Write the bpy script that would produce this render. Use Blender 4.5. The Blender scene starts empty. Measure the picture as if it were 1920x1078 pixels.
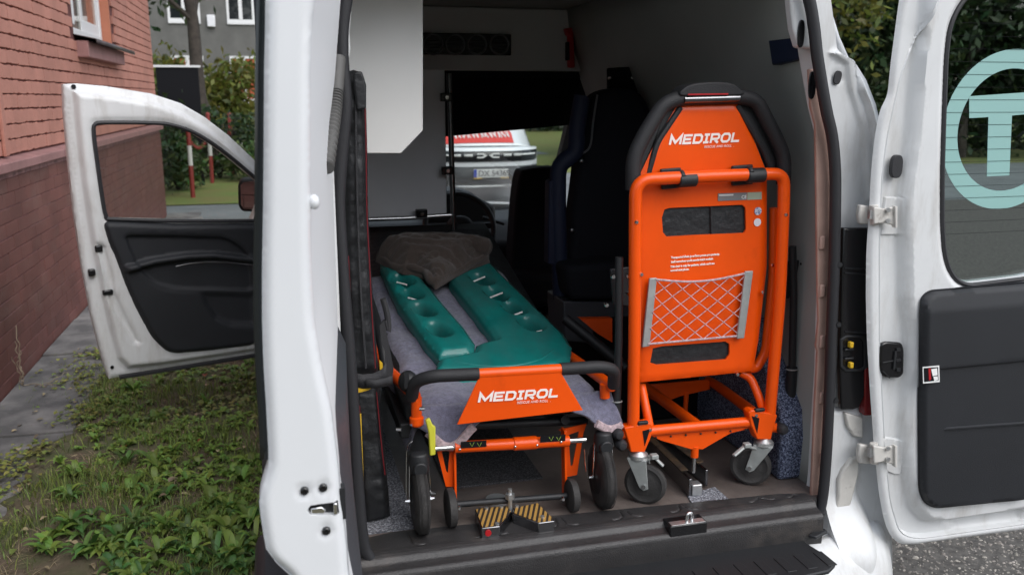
import bpy, bmesh, math, random
import numpy as np
from mathutils import Vector, Matrix, noise
from mathutils.geometry import delaunay_2d_cdt

random.seed(7); rng = np.random.default_rng(7)
SC = bpy.context.scene
COL = SC.collection
# ------------------------------------------------------------------ camera
F_PX, CXP, CYP, CAM_H = 1650.0, 960.0, 539.0, 1.65
PITCH, YAW = math.radians(12.109), math.radians(14.931)
cam_d = bpy.data.cameras.new('camera'); cam = bpy.data.objects.new('camera', cam_d); COL.objects.link(cam)
cam_d.sensor_width = 36.0; cam_d.lens = F_PX / 1920.0 * 36.0
cam_d.clip_start = 0.05; cam_d.clip_end = 500.0
cam.location = (0, 0, CAM_H); cam.rotation_euler = (math.pi/2 - PITCH, 0, -YAW)
cam_d.dof.use_dof = True; cam_d.dof.focus_distance = 2.35; cam_d.dof.aperture_fstop = 5.6
SC.camera = cam
# ------------------------------------------------------------------ sky and light (overcast)
SUN_EL, SUN_AZ = math.radians(48), math.radians(150)     # azimuth from +Y towards +X
w = bpy.data.worlds.new('World'); SC.world = w; w.use_nodes = True
nt = w.node_tree; nt.nodes.clear()
sky = nt.nodes.new('ShaderNodeTexSky'); sky.sky_type = 'NISHITA'; sky.sun_disc = False
sky.sun_elevation = SUN_EL; sky.sun_rotation = SUN_AZ; sky.dust_density = 1.5; sky.air_density = 1.0
hsv = nt.nodes.new('ShaderNodeHueSaturation'); hsv.inputs['Saturation'].default_value = 0.40
bg = nt.nodes.new('ShaderNodeBackground'); bg.inputs['Strength'].default_value = 0.15
out = nt.nodes.new('ShaderNodeOutputWorld')
nt.links.new(sky.outputs[0], hsv.inputs['Color']); nt.links.new(hsv.outputs[0], bg.inputs['Color']); nt.links.new(bg.outputs[0], out.inputs['Surface'])
sun_d = bpy.data.lights.new('sun', 'SUN'); sun_d.energy = 0.8; sun_d.angle = math.radians(60); sun_d.color = (1, .985, .965)
sun = bpy.data.objects.new('sun', sun_d); COL.objects.link(sun)
sdir = Vector((math.sin(SUN_AZ)*math.cos(SUN_EL), math.cos(SUN_AZ)*math.cos(SUN_EL), math.sin(SUN_EL)))
sun.rotation_euler = sdir.to_track_quat('Z', 'Y').to_euler(); sun.location = sdir*30
SC.view_settings.view_transform = 'Standard'; SC.view_settings.look = 'None'
SC.view_settings.exposure = 0.90; SC.view_settings.gamma = 1.0; SC.view_settings.use_curve_mapping = False
SC.cycles.max_bounces = 10; SC.cycles.diffuse_bounces = 6; SC.cycles.transparent_max_bounces = 16; SC.cycles.use_denoising = True
# ------------------------------------------------------------------ helpers: measured points
_F = Vector((math.sin(YAW)*math.cos(PITCH), math.cos(YAW)*math.cos(PITCH), -math.sin(PITCH)))
_R = Vector((math.cos(YAW), -math.sin(YAW), 0)); _U = _R.cross(_F)
_C = Vector((0, 0, CAM_H))
def ray(px, py): return _F + _R*((px-CXP)/F_PX) - _U*((py-CYP)/F_PX)
def at(px, py, y):                     # the point of the photograph at depth plane y
    d = ray(px, py); return _C + d*(y/d.y)
def atx(px, py, x): d = ray(px, py); return _C + d*(x/d.x)
def atz(px, py, z): d = ray(px, py); return _C + d*((z-CAM_H)/d.z)
def ats(pts, y): return [at(a, b, y) for a, b in pts]
def V(*a): return Vector(a)
# ------------------------------------------------------------------ helpers: meshes
def smooth_path(pts, rad, seg=6, closed=False):
    pts = [Vector(p) for p in pts]; n = len(pts); o = []
    for i, p in enumerate(pts):
        if not closed and i in (0, n-1): o.append(p); continue
        a, b = pts[(i-1) % n], pts[(i+1) % n]
        la, lb = (a-p).length, (b-p).length
        r = min(rad, la*.49, lb*.49)
        q0 = p+(a-p)*(r/la); q1 = p+(b-p)*(r/lb)
        for k in range(seg+1):
            t = k/seg; o.append(q0*((1-t)**2)+p*(2*t*(1-t))+q1*(t*t))
    return o
def catmull(pts, seg=6, closed=False):
    pts = [Vector(p) for p in pts]; n = len(pts); o = []
    rngi = range(n) if closed else range(n-1)
    for i in rngi:
        g = (lambda k: pts[k % n]) if closed else (lambda k: pts[max(0, min(n-1, k))])
        p0, p1, p2, p3 = g(i-1), g(i), g(i+1), g(i+2)
        for k in range(seg):
            t = k/seg
            o.append(.5*((2*p1)+(p2-p0)*t+(2*p0-5*p1+4*p2-p3)*t*t+(3*p1-p0-3*p2+p3)*t**3))
    if not closed: o.append(pts[-1])
    return o
class MB:
    def __init__(s): s.v = []; s.f = []
    def add(s, vs, fs):
        b = len(s.v); s.v += [tuple(v) for v in vs]; s.f += [tuple(b+i for i in f) for f in fs]; return s
    def box(s, c, d, rot=None):
        c = Vector(c); h = Vector(d)*.5; vs = []
        for x in (-1, 1):
            for y in (-1, 1):
                for z in (-1, 1):
                    p = Vector((x*h.x, y*h.y, z*h.z)); p = (rot @ p) if rot is not None else p
                    vs.append(c+p)
        return s.add(vs, [(0,1,3,2),(4,6,7,5),(0,4,5,1),(2,3,7,6),(0,2,6,4),(1,5,7,3)])
    def bb(s, x0, x1, y0, y1, z0, z1): return s.box(((x0+x1)/2,(y0+y1)/2,(z0+z1)/2),(abs(x1-x0),abs(y1-y0),abs(z1-z0)))
    def prism(s, poly, vec):
        vec = Vector(vec); n = len(poly); poly = [Vector(p) for p in poly]
        nrm = Vector((0,0,0))
        for i in range(n): nrm += poly[i].cross(poly[(i+1) % n])
        if nrm.dot(vec) > 0: poly = poly[::-1]
        vs = poly + [p+vec for p in poly]
        fs = [tuple(range(n)), tuple(range(2*n-1, n-1, -1))]
        for i in range(n): j = (i+1) % n; fs.append((j, i, n+i, n+j))
        return s.add(vs, fs)
    def ring(s, outer, inner, vec):       # frame between two loops with the same count
        n = len(outer); vec = Vector(vec); o = [Vector(p) for p in outer]; i_ = [Vector(p) for p in inner]
        vs = o + i_ + [p+vec for p in o] + [p+vec for p in i_]; fs = []
        for k in range(n):
            j = (k+1) % n
            fs += [(k, j, n+j, n+k), (2*n+j, 2*n+k, 3*n+k, 3*n+j), (j, k, 2*n+k, 2*n+j), (n+k, n+j, 3*n+j, 3*n+k)]
        return s.add(vs, fs)
    def tube(s, pts, r, n=12, cap=True, closed=False, flat=1.0, up=None):
        pts = [Vector(p) for p in pts]; m = len(pts)
        rs = r if isinstance(r, (list, tuple)) else [r]*m
        T = []
        for i in range(m):
            if closed: t = pts[(i+1) % m]-pts[i-1]
            else: t = pts[min(i+1, m-1)]-pts[max(i-1, 0)]
            T.append(t.normalized() if t.length > 1e-9 else Vector((0,0,1)))
        ref = Vector(up) if up is not None else (Vector((0,0,1)) if abs(T[0].z) < .9 else Vector((1,0,0)))
        N = (ref - T[0]*ref.dot(T[0])).normalized(); vs = []
        for i in range(m):
            N = (N - T[i]*N.dot(T[i])).normalized(); B = T[i].cross(N)
            for k in range(n):
                a = 2*math.pi*k/n
                vs.append(pts[i] + N*(math.cos(a)*rs[i]*flat) + B*(math.sin(a)*rs[i]))
        fs = []
        for i in range(m if closed else m-1):
            j = (i+1) % m
            for k in range(n):
                l = (k+1) % n; fs.append((i*n+k, i*n+l, j*n+l, j*n+k))
        if cap and not closed: fs += [tuple(range(n-1, -1, -1)), tuple((m-1)*n+k for k in range(n))]
        return s.add(vs, fs)
    def cyl(s, p0, p1, r, r2=None, n=16): return s.tube([p0, p1], [r, r if r2 is None else r2], n)
    def lathe(s, c, axis, prof, n=24):     # prof: (along axis, radius)
        c = Vector(c); ax = Vector(axis).normalized()
        ref = Vector((0,0,1)) if abs(ax.z) < .9 else Vector((1,0,0))
        A = (ref-ax*ref.dot(ax)).normalized(); B = ax.cross(A); vs = []; fs = []
        m = len(prof)
        for t, r in prof:
            for k in range(n):
                a = 2*math.pi*k/n; vs.append(c+ax*t+A*(math.cos(a)*r)+B*(math.sin(a)*r))
        for i in range(m-1):
            for k in range(n): l = (k+1) % n; fs.append((i*n+k, i*n+l, (i+1)*n+l, (i+1)*n+k))
        fs += [tuple(range(n-1, -1, -1)), tuple((m-1)*n+k for k in range(n))]
        return s.add(vs, fs)
    def torus(s, c, axis, R, r, n=28, m=10):
        c = Vector(c); ax = Vector(axis).normalized(); ref = Vector((0,0,1)) if abs(ax.z) < .9 else Vector((1,0,0))
        A = (ref-ax*ref.dot(ax)).normalized(); B = ax.cross(A)
        return s.tube([c+A*(math.cos(2*math.pi*k/n)*R)+B*(math.sin(2*math.pi*k/n)*R) for k in range(n)], r, m, closed=True, up=ax)
    def ball(s, c, r, n=10, m=7):
        c = Vector(c); r = Vector(r) if not isinstance(r, (int, float)) else Vector((r, r, r)); vs = []; fs = []
        for i in range(m+1):
            th = math.pi*i/m
            for k in range(n):
                a = 2*math.pi*k/n; vs.append(c+Vector((r.x*math.sin(th)*math.cos(a), r.y*math.sin(th)*math.sin(a), r.z*math.cos(th))))
        for i in range(m):
            for k in range(n): l = (k+1) % n; fs.append((i*n+k, (i+1)*n+k, (i+1)*n+l, i*n+l))
        return s.add(vs, fs)
    def grid(s, fn, nu, nv):
        vs = [fn(i/nu, j/nv) for i in range(nu+1) for j in range(nv+1)]
        fs = [(i*(nv+1)+j, (i+1)*(nv+1)+j, (i+1)*(nv+1)+j+1, i*(nv+1)+j+1) for i in range(nu) for j in range(nv)]
        return s.add(vs, fs)
def link(name, me, mat, parent=None):
    o = bpy.data.objects.new(name, me); COL.objects.link(o)
    if mat is not None and not me.materials: me.materials.append(M[mat] if isinstance(mat, str) else mat)
    if parent is not None: o.parent = parent
    return o
def root_loc(p):
    l = Vector((0,0,0))
    while p is not None: l += p.location; p = p.parent
    return l
def build(name, mb, mat, parent=None, bevel=0.0, seg=2, ang=38, solid=0.0, sub=0):
    me = bpy.data.meshes.new(name)
    off = root_loc(parent)
    me.from_pydata([(x-off.x, y-off.y, z-off.z) for x, y, z in mb.v], [], mb.f); me.update()
    bm = bmesh.new(); bm.from_mesh(me); bmesh.ops.remove_doubles(bm, verts=bm.verts, dist=1e-6)
    bmesh.ops.recalc_face_normals(bm, faces=bm.faces); bm.to_mesh(me); bm.free()
    me.polygons.foreach_set('use_smooth', [True]*len(me.polygons)); me.set_sharp_from_angle(angle=math.radians(ang))
    o = link(name, me, mat, parent)
    if solid: md = o.modifiers.new('solid', 'SOLIDIFY'); md.thickness = solid; md.offset = 0
    if sub: md = o.modifiers.new('sub', 'SUBSURF'); md.levels = sub; md.render_levels = sub
    if bevel:
        md = o.modifiers.new('bevel', 'BEVEL'); md.width = bevel; md.segments = seg; md.limit_method = 'ANGLE'; md.angle_limit = math.radians(35)
        md.harden_normals = False
    return o
def arrays(name, verts, faces, mat, parent=None, smooth=False):
    me = bpy.data.meshes.new(name); verts = np.asarray(verts, dtype=np.float32); faces = np.asarray(faces, dtype=np.int32)
    n, k = faces.shape
    me.vertices.add(len(verts)); me.vertices.foreach_set('co', verts.ravel())
    me.loops.add(n*k); me.loops.foreach_set('vertex_index', faces.ravel())
    me.polygons.add(n); me.polygons.foreach_set('loop_start', np.arange(0, n*k, k, dtype=np.int32))
    me.update(calc_edges=True); me.validate()
    if smooth: me.polygons.foreach_set('use_smooth', [True]*n)
    return link(name, me, mat, parent)
def tag(o, label=None, cat=None, group=None, kind=None):
    if label: o['label'] = label
    if cat: o['category'] = cat
    if group: o['group'] = group
    if kind: o['kind'] = kind
    return o
def thing(name, loc, label, cat, group=None):
    o = bpy.data.objects.new(name, None); COL.objects.link(o); o.location = loc; o.empty_display_size = .1
    return tag(o, label, cat, group)
def seg_dist(P, poly, closed=True):     # distance of points (N,2) to a polyline
    poly = np.asarray(poly, float); A = poly; B = np.roll(poly, -1, 0)
    if not closed: A, B = poly[:-1], poly[1:]
    d = np.full(len(P), 1e9)
    for a, b in zip(A, B):
        ab = b-a; t = np.clip(((P-a) @ ab)/max(ab @ ab, 1e-12), 0, 1); q = a+t[:, None]*ab
        d = np.minimum(d, np.hypot(*(P-q).T))
    return d
def inside(P, poly):
    poly = np.asarray(poly, float); x, y = P[:, 0], P[:, 1]; c = np.zeros(len(P), bool); j = len(poly)-1
    for i in range(len(poly)):
        xi, yi = poly[i]; xj, yj = poly[j]
        if yi != yj: c ^= ((yi > y) != (yj > y)) & (x < (xj-xi)*(y-yi)/(yj-yi)+xi)
        j = i
    return c
def sdf(P, poly):                       # positive inside
    d = seg_dist(P, poly); return np.where(inside(P, poly), d, -d)
def sstep(a, b, x): t = np.clip((x-a)/(b-a), 0, 1); return t*t*(3-2*t)
def resample(poly, step):
    o = []; n = len(poly)
    for i in range(n):
        a = np.array(poly[i][:2], float); b = np.array(poly[(i+1) % n][:2], float); k = max(1, int(round(np.hypot(*(b-a))/step)))
        o += [tuple(a+(b-a)*t/k) for t in range(k)]
    return o
def round2(poly, r, seg=5):
    return [(p.x, p.y) for p in smooth_path([Vector((a, b, 0)) for a, b in poly], r, seg, True)]
def relief(outer, holes, spacing, hfun, to3d, skirt, feats=()):
    """stamped sheet: outline and holes in panel (u,v), height hfun(P), mapped to 3D by to3d(u,v,h); skirt goes back to height -skirt"""
    loops = [resample(outer, spacing)]+[resample(h, spacing) for h in holes]
    pts = []; edges = []
    for lp in loops:
        b = len(pts); pts += lp; n = len(lp); edges += [(b+i, b+(i+1) % n) for i in range(n)]
    nb = len(pts)
    O = np.array(loops[0]); x0, y0 = O.min(0); x1, y1 = O.max(0)
    gx, gy = np.meshgrid(np.arange(x0, x1, spacing), np.arange(y0, y1, spacing)); gx = gx + (np.arange(gx.shape[0]) % 2)[:, None]*spacing*.5
    G = np.c_[gx.ravel(), gy.ravel()]
    keep = sdf(G, loops[0]) > spacing*.45
    for h in loops[1:]: keep &= sdf(G, h) < -spacing*.45
    for poly, closed, offs in feats:
        pa = np.asarray(poly, float); Q = []
        nseg = len(pa) if closed else len(pa)-1; nrm = []
        for i in range(nseg):
            d_ = pa[(i+1) % len(pa)]-pa[i]; nrm.append(np.array([-d_[1], d_[0]])/max(1e-9, np.hypot(*d_)))
        vn = []
        for i in range(len(pa)):
            n0 = nrm[i-1] if (i > 0 or closed) else nrm[0]; n1 = nrm[i] if i < nseg else nrm[-1]; m_ = n0+n1; m_ = m_/max(1e-9, np.hypot(*m_)); vn.append(m_/max(.5, m_ @ n0))
        for i in range(nseg):
            a_, b_ = pa[i], pa[(i+1) % len(pa)]; na, nb_ = vn[i], vn[(i+1) % len(pa)]; k_ = max(1, int(np.hypot(*(b_-a_))/(spacing*.9)))
            for t_ in range(k_):
                t = t_/k_
                for o_ in offs: Q.append(a_+(b_-a_)*t+(na*(1-t)+nb_*t)*o_)
        Q = np.array(Q); kq = sdf(Q, loops[0]) > spacing*.3
        for h in loops[1:]: kq &= sdf(Q, h) < -spacing*.3
        pts += [tuple(p) for p in Q[kq]]
        keep &= seg_dist(G, poly, closed) > max(abs(o_) for o_ in offs)+spacing*.5
    pts += [tuple(p) for p in G[keep]]
    r = delaunay_2d_cdt([Vector(p) for p in pts], edges, [], 0, 1e-5)
    vv = np.array([tuple(v) for v in r[0]]); tri = np.array([f for f in r[2] if len(f) == 3])
    cen = vv[tri].mean(1); ok = inside(cen, loops[0])
    for h in loops[1:]: ok &= ~inside(cen, h)
    tri = tri[ok]; H = hfun(vv)
    mb = MB(); mb.v = [tuple(to3d(u, v, h)) for (u, v), h in zip(vv, H)]; mb.f = [tuple(int(i) for i in t) for t in tri]
    # skirt along open edges
    cnt = {}
    for t in mb.f:
        for a, b in ((t[0], t[1]), (t[1], t[2]), (t[2], t[0])): cnt.setdefault((min(a, b), max(a, b)), []).append((a, b))
    back = {}
    for k, l in cnt.items():
        if len(l) == 1:
            a, b = l[0]
            for i in (a, b):
                if i not in back: back[i] = len(mb.v); mb.v.append(tuple(to3d(vv[i][0], vv[i][1], -skirt)))
            mb.f.append((b, a, back[a], back[b]))
    return mb
def text_mesh(name, body, size, mat, parent, origin, xdir, ydir, extrude=.0004, align='LEFT', shear=0.0, bold=0.0, spacing=1.0):
    cu = bpy.data.curves.new(name, 'FONT'); cu.body = body; cu.size = size; cu.extrude = extrude; cu.align_x = align; cu.shear = shear; cu.offset = bold; cu.space_character = spacing
    cu.resolution_u = 3
    t = bpy.data.objects.new(name, cu); me = bpy.data.meshes.new_from_object(t)
    X = Vector(xdir).normalized(); Y = Vector(ydir).normalized(); Z = X.cross(Y); o = Vector(origin)-root_loc(parent)
    me.transform(Matrix(((X.x, Y.x, Z.x, o.x), (X.y, Y.y, Z.y, o.y), (X.z, Y.z, Z.z, o.z), (0, 0, 0, 1))))
    bpy.data.objects.remove(t); bpy.data.curves.remove(cu); me.name = name; me.materials.clear()
    return link(name, me, mat, parent)
def strokes(mb, pts, width, to3d, closed=False, th=.0006):   # mitred flat strip in 2-D, raised by th
    pts = [Vector(p) for p in pts]; n = len(pts); L = []; R = []
    for i in range(n):
        a = pts[i-1] if (i > 0 or closed) else None; b = pts[(i+1) % n] if (i < n-1 or closed) else None; p = pts[i]
        d0 = (p-a).normalized() if a is not None else (b-p).normalized(); d1 = (b-p).normalized() if b is not None else d0
        n0 = Vector((-d0.y, d0.x)); n1 = Vector((-d1.y, d1.x)); m = (n0+n1)
        m = m.normalized() if m.length > 1e-6 else n0; k = width*.5/max(.35, m.dot(n0))
        L.append(p+m*k); R.append(p-m*k)
    for i in range(n if closed else n-1):
        j = (i+1) % n; q = [L[i], R[i], R[j], L[j]]
        mb.add([to3d(a.x, a.y, th) for a in q], [(0, 1, 2, 3)])
LOGO = {  # block capitals of the equipment maker's word mark: strokes in a box of width w and height 1
 'M': (1.35, [[(.1, 0), (.1, .9), (.68, .2), (1.25, .9), (1.25, 0)]]),
 'E': (1.0, [[(1, .9), (.1, .9), (.1, .1), (1, .1)], [(.22, .5), (.88, .5)]]),
 'D': (1.05, [[(.1, .1), (.1, .9), (.75, .9), (.95, .72), (.95, .28), (.75, .1)]]),
 'I': (.62, [[(0, .9), (.62, .9)], [(0, .1), (.62, .1)], [(.31, .22), (.31, .78)]]),
 'R': (1.05, [[(.1, 0), (.1, .9), (.8, .9), (.95, .75), (.95, .55), (.8, .42), (.22, .42)], [(.55, .3), (.95, 0)]]),
 'O': (1.1, [[(.1, .3), (.1, .7), (.3, .9), (.8, .9), (1.0, .7), (1.0, .3), (.8, .1), (.3, .1)]]),
 'L': (.95, [[(.1, 1), (.1, .1), (.95, .1)]]),
}
def logo(name, parent, origin, width, height, xdir, ydir, mat):
    X = Vector(xdir).normalized(); Y = Vector(ydir).normalized(); N = X.cross(Y); o = Vector(origin); mb = MB()
    tot = sum(LOGO[c][0] for c in 'MEDIROL')+.16*6
    sx = width/tot; x = 0
    for c in 'MEDIROL':
        wd, sts = LOGO[c]
        for st in sts:
            closed = c in 'DO' and len(st) > 4
            strokes(mb, [(x+a, b) for a, b in st], .25, lambda a, b, t: o+X*(sx*(a+.2*b))+Y*(height*b)+N*t, closed)
        x += wd+.16
    return build(name, mb, mat, parent, ang=20)
# ------------------------------------------------------------------ materials
M = {}
def mat(name, col, rough=.5, metal=0.0, var=0.0, vscale=8.0, bump=0.0, bscale=60.0, coat=0.0, col2=None, mix=None, spec=.5, sheen=0.0, detail=4, world=False):
    m = bpy.data.materials.new(name); m.use_nodes = True; n = m.node_tree; b = n.nodes['Principled BSDF']
    b.inputs['Roughness'].default_value = rough; b.inputs['Metallic'].default_value = metal
    b.inputs['Specular IOR Level'].default_value = spec; b.inputs['Coat Weight'].default_value = coat; b.inputs['Coat Roughness'].default_value = .08
    b.inputs['Sheen Weight'].default_value = sheen
    c = (*col, 1); b.inputs['Base Color'].default_value = c
    tc = n.nodes.new('ShaderNodeTexCoord')
    gw = n.nodes.new('ShaderNodeNewGeometry') if world else None; VC = gw.outputs['Position'] if world else tc.outputs['Object']
    if var or col2:
        no = n.nodes.new('ShaderNodeTexNoise'); no.inputs['Scale'].default_value = vscale; no.inputs['Detail'].default_value = detail; no.inputs['Roughness'].default_value = .6
        n.links.new(VC, no.inputs['Vector'])
        r = n.nodes.new('ShaderNodeValToRGB'); lo, hi = mix or (.35, .65)
        r.color_ramp.elements[0].position = lo; r.color_ramp.elements[1].position = hi
        if col2: a_, b_ = col, col2
        else: a_ = tuple(x*(1-var) for x in col); b_ = tuple(min(1, x*(1+var)) for x in col)
        r.color_ramp.elements[0].color = (*a_, 1); r.color_ramp.elements[1].color = (*b_, 1)
        n.links.new(no.outputs['Fac'], r.inputs[0]); n.links.new(r.outputs[0], b.inputs['Base Color'])
        m['ramp'] = r.name
    if bump:
        nb = n.nodes.new('ShaderNodeTexNoise'); nb.inputs['Scale'].default_value = bscale; nb.inputs['Detail'].default_value = 5
        n.links.new(VC, nb.inputs['Vector'])
        bp = n.nodes.new('ShaderNodeBump'); bp.inputs['Strength'].default_value = bump; bp.inputs['Distance'].default_value = .004
        n.links.new(nb.outputs['Fac'], bp.inputs['Height']); n.links.new(bp.outputs[0], b.inputs['Normal'])
    M[name] = m; return m
def rnd_var(name, amount=.35, hue=.02, sat=.15):   # per-island colour variation (leaves, bricks as separate pieces)
    m = M[name]; n = m.node_tree; b = n.nodes['Principled BSDF']; src = b.inputs['Base Color'].links[0].from_socket if b.inputs['Base Color'].links else None
    g = n.nodes.new('ShaderNodeNewGeometry'); h = n.nodes.new('ShaderNodeHueSaturation')
    mr = n.nodes.new('ShaderNodeMapRange'); mr.inputs['To Min'].default_value = 1-amount; mr.inputs['To Max'].default_value = 1+amount
    mh = n.nodes.new('ShaderNodeMapRange'); mh.inputs['To Min'].default_value = .5-hue; mh.inputs['To Max'].default_value = .5+hue
    n.links.new(g.outputs['Random Per Island'], mr.inputs['Value']); n.links.new(mr.outputs[0], h.inputs['Value'])
    mm = n.nodes.new('ShaderNodeMath'); mm.operation = 'FRACT'; m2 = n.nodes.new('ShaderNodeMath'); m2.operation = 'MULTIPLY'; m2.inputs[1].default_value = 7.31
    n.links.new(g.outputs['Random Per Island'], m2.inputs[0]); n.links.new(m2.outputs[0], mm.inputs[0]); n.links.new(mm.outputs[0], mh.inputs['Value']); n.links.new(mh.outputs[0], h.inputs['Hue'])
    if src: n.links.new(src, h.inputs['Color'])
    else: h.inputs['Color'].default_value = b.inputs['Base Color'].default_value
    n.links.new(h.outputs[0], b.inputs['Base Color'])
def obj_var(name, amount=.25):
    m = M[name]; n = m.node_tree; b = n.nodes['Principled BSDF']; src = b.inputs['Base Color'].links[0].from_socket if b.inputs['Base Color'].links else None
    g = n.nodes.new('ShaderNodeObjectInfo'); h = n.nodes.new('ShaderNodeHueSaturation'); mr = n.nodes.new('ShaderNodeMapRange')
    mr.inputs['To Min'].default_value = 1-amount; mr.inputs['To Max'].default_value = 1+amount
    n.links.new(g.outputs['Random'], mr.inputs['Value']); n.links.new(mr.outputs[0], h.inputs['Value'])
    if src: n.links.new(src, h.inputs['Color'])
    else: h.inputs['Color'].default_value = b.inputs['Base Color'].default_value
    n.links.new(h.outputs[0], b.inputs['Base Color'])
def leafy(name, tr=.35):                 # thin leaves let light through
    m = M[name]; n = m.node_tree; b = n.nodes['Principled BSDF']; o = n.nodes['Material Output']
    t = n.nodes.new('ShaderNodeBsdfTranslucent'); mx = n.nodes.new('ShaderNodeMixShader'); mx.inputs[0].default_value = tr
    l = b.inputs['Base Color'].links
    if l: n.links.new(l[0].from_socket, t.inputs['Color'])
    else: t.inputs['Color'].default_value = b.inputs['Base Color'].default_value
    n.links.new(b.outputs[0], mx.inputs[1]); n.links.new(t.outputs[0], mx.inputs[2]); n.links.new(mx.outputs[0], o.inputs['Surface'])
def glass(name, tint, rough=.0, refl=1.0):
    m = bpy.data.materials.new(name); m.use_nodes = True; n = m.node_tree; n.nodes.clear()
    o = n.nodes.new('ShaderNodeOutputMaterial'); t = n.nodes.new('ShaderNodeBsdfTransparent'); t.inputs[0].default_value = (*tint, 1)
    g = n.nodes.new('ShaderNodeBsdfGlossy'); g.inputs['Roughness'].default_value = rough; g.inputs['Color'].default_value = (refl, refl, refl, 1)
    lw = n.nodes.new('ShaderNodeLayerWeight'); lw.inputs[0].default_value = .5; pw = n.nodes.new('ShaderNodeMath'); pw.operation = 'POWER'; pw.inputs[1].default_value = 5.0; f = n.nodes.new('ShaderNodeMath'); f.operation = 'MULTIPLY_ADD'; f.inputs[1].default_value = .92; f.inputs[2].default_value = .022; n.links.new(lw.outputs['Facing'], pw.inputs[0]); n.links.new(pw.outputs[0], f.inputs[0]); mx = n.nodes.new('ShaderNodeMixShader')
    n.links.new(f.outputs[0], mx.inputs[0]); n.links.new(t.outputs[0], mx.inputs[1]); n.links.new(g.outputs[0], mx.inputs[2]); n.links.new(mx.outputs[0], o.inputs['Surface'])
    M[name] = m
def add_dirt(name, col, scale, lo, hi, stretch=(1, 1, 1), amount=1.0, world=False):
    m = M[name]; n = m.node_tree; b = n.nodes['Principled BSDF']; tc = n.nodes.new('ShaderNodeTexCoord'); mp = n.nodes.new('ShaderNodeMapping'); mp.inputs['Scale'].default_value = stretch
    no = n.nodes.new('ShaderNodeTexNoise'); no.inputs['Scale'].default_value = scale; no.inputs['Detail'].default_value = 6; no.inputs['Roughness'].default_value = .65
    r = n.nodes.new('ShaderNodeMapRange'); r.inputs['From Min'].default_value = lo; r.inputs['From Max'].default_value = hi; r.inputs['To Max'].default_value = amount
    mx = n.nodes.new('ShaderNodeMix'); mx.data_type = 'RGBA'
    n.links.new(n.nodes.new('ShaderNodeNewGeometry').outputs['Position'] if world else tc.outputs['Object'], mp.inputs[0]); n.links.new(mp.outputs[0], no.inputs['Vector']); n.links.new(no.outputs['Fac'], r.inputs['Value']); n.links.new(r.outputs[0], mx.inputs[0])
    l = b.inputs['Base Color'].links
    if l: n.links.new(l[0].from_socket, mx.inputs[6])
    else: mx.inputs[6].default_value = b.inputs['Base Color'].default_value
    mx.inputs[7].default_value = (*col, 1); n.links.new(mx.outputs[2], b.inputs['Base Color'])
mat('white_paint', (.74, .755, .77), .28, coat=.6, var=.015, vscale=3)
mat('white_inner', (.67, .68, .68), .38, var=.03, vscale=9); add_dirt('white_inner', (.40, .375, .34), 7, .50, .82, (2.2, 2.2, .5), .75)
mat('white_matt', (.76, .77, .78), .6, spec=.25)
mat('beige_primer', (.42, .27, .22), .55, var=.1, vscale=14)
mat('hinge_metal', (.58, .56, .52), .45, var=.08, vscale=20); add_dirt('hinge_metal', (.2, .17, .14), 30, .55, .75)
mat('rubber', (.022, .022, .025), .55, bump=.15, bscale=200)
mat('black_plastic', (.014, .015, .017), .5, bump=.25, bscale=500)
mat('gloss_black', (.01, .01, .011), .18)
mat('door_trim', (.012, .0135, .017), .58, bump=.3, bscale=700, var=.1, vscale=4)
mat('rail_dull', (.15, .10, .055), .6, col2=(.05, .04, .035), vscale=40)
mat('hose_grey', (.10, .098, .094), .6)
mat('grey_trim', (.06, .063, .072), .42, bump=.2, bscale=600)
mat('sill_plastic', (.030, .0285, .029), .42, bump=.35, bscale=300, var=.15, vscale=12); add_dirt('sill_plastic', (.16, .135, .115), 7, .54, .80, (1, 1.6, 1), .4)
mat('floor_rubber', (.12, .098, .088), .5, bump=.3, bscale=160, var=.25, vscale=5); add_dirt('floor_rubber', (.17, .145, .125), 11, .52, .75, (1, 1, 1), .6)
mat('bulkhead', (.62, .63, .62), .55, var=.04, vscale=4)
mat('lining', (.31, .32, .305), .6, bump=.12, bscale=240, var=.05, vscale=3)
mat('panel_white', (.84, .83, .80), .42, var=.02, vscale=3)
mat('panel_grey', (.74, .74, .76), .55, var=.03, vscale=3)
mat('orange', (.84, .085, .001), .36, coat=.15, spec=.35, var=.05, vscale=6, bump=.08, bscale=420)
add_dirt('orange', (.52, .05, .002), 16, .58, .8, (1, 1, .5), .45)
mat('foam', (.015, .015, .017), .62, bump=.35, bscale=350)
mat('chrome', (.72, .72, .72), .18, 1.0)
mat('zinc', (.55, .56, .56), .38, .85, var=.12, vscale=25, bump=.1, bscale=90)
mat('grey_plate', (.36, .38, .37), .45, .3, var=.1, vscale=30)
mat('tyre', (.035, .033, .032), .75, bump=.3, bscale=220, var=.35, vscale=18)
mat('teal', (.008, .175, .16), .27, var=.14, vscale=9, bump=.12, bscale=150); add_dirt('teal', (.045, .12, .115), 9, .40, .72, (1, .5, 1), .6)
mat('lilac_wool', (.15, .148, .215), .95, bump=1.0, bscale=380, var=.22, vscale=90, sheen=.3)
mat('pink_edge', (.55, .42, .44), .9, bump=1.0, bscale=500, var=.25, vscale=120)
mat('brown_wool', (.066, .049, .041), .95, bump=.8, bscale=350, var=.15, vscale=40, sheen=.25)
mat('nylon', (.016, .017, .019), .48, bump=.9, bscale=45, var=.2, vscale=20)
mat('red_piping', (.16, .008, .014), .5)
mat('webbing', (.03, .03, .033), .7, bump=.5, bscale=400)
mat('yellow', (.68, .42, .02), .5, var=.12, vscale=20)
mat('lime', (.62, .60, .05), .45)
mat('navy', (.010, .017, .046), .6, bump=.3, bscale=300)
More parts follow.
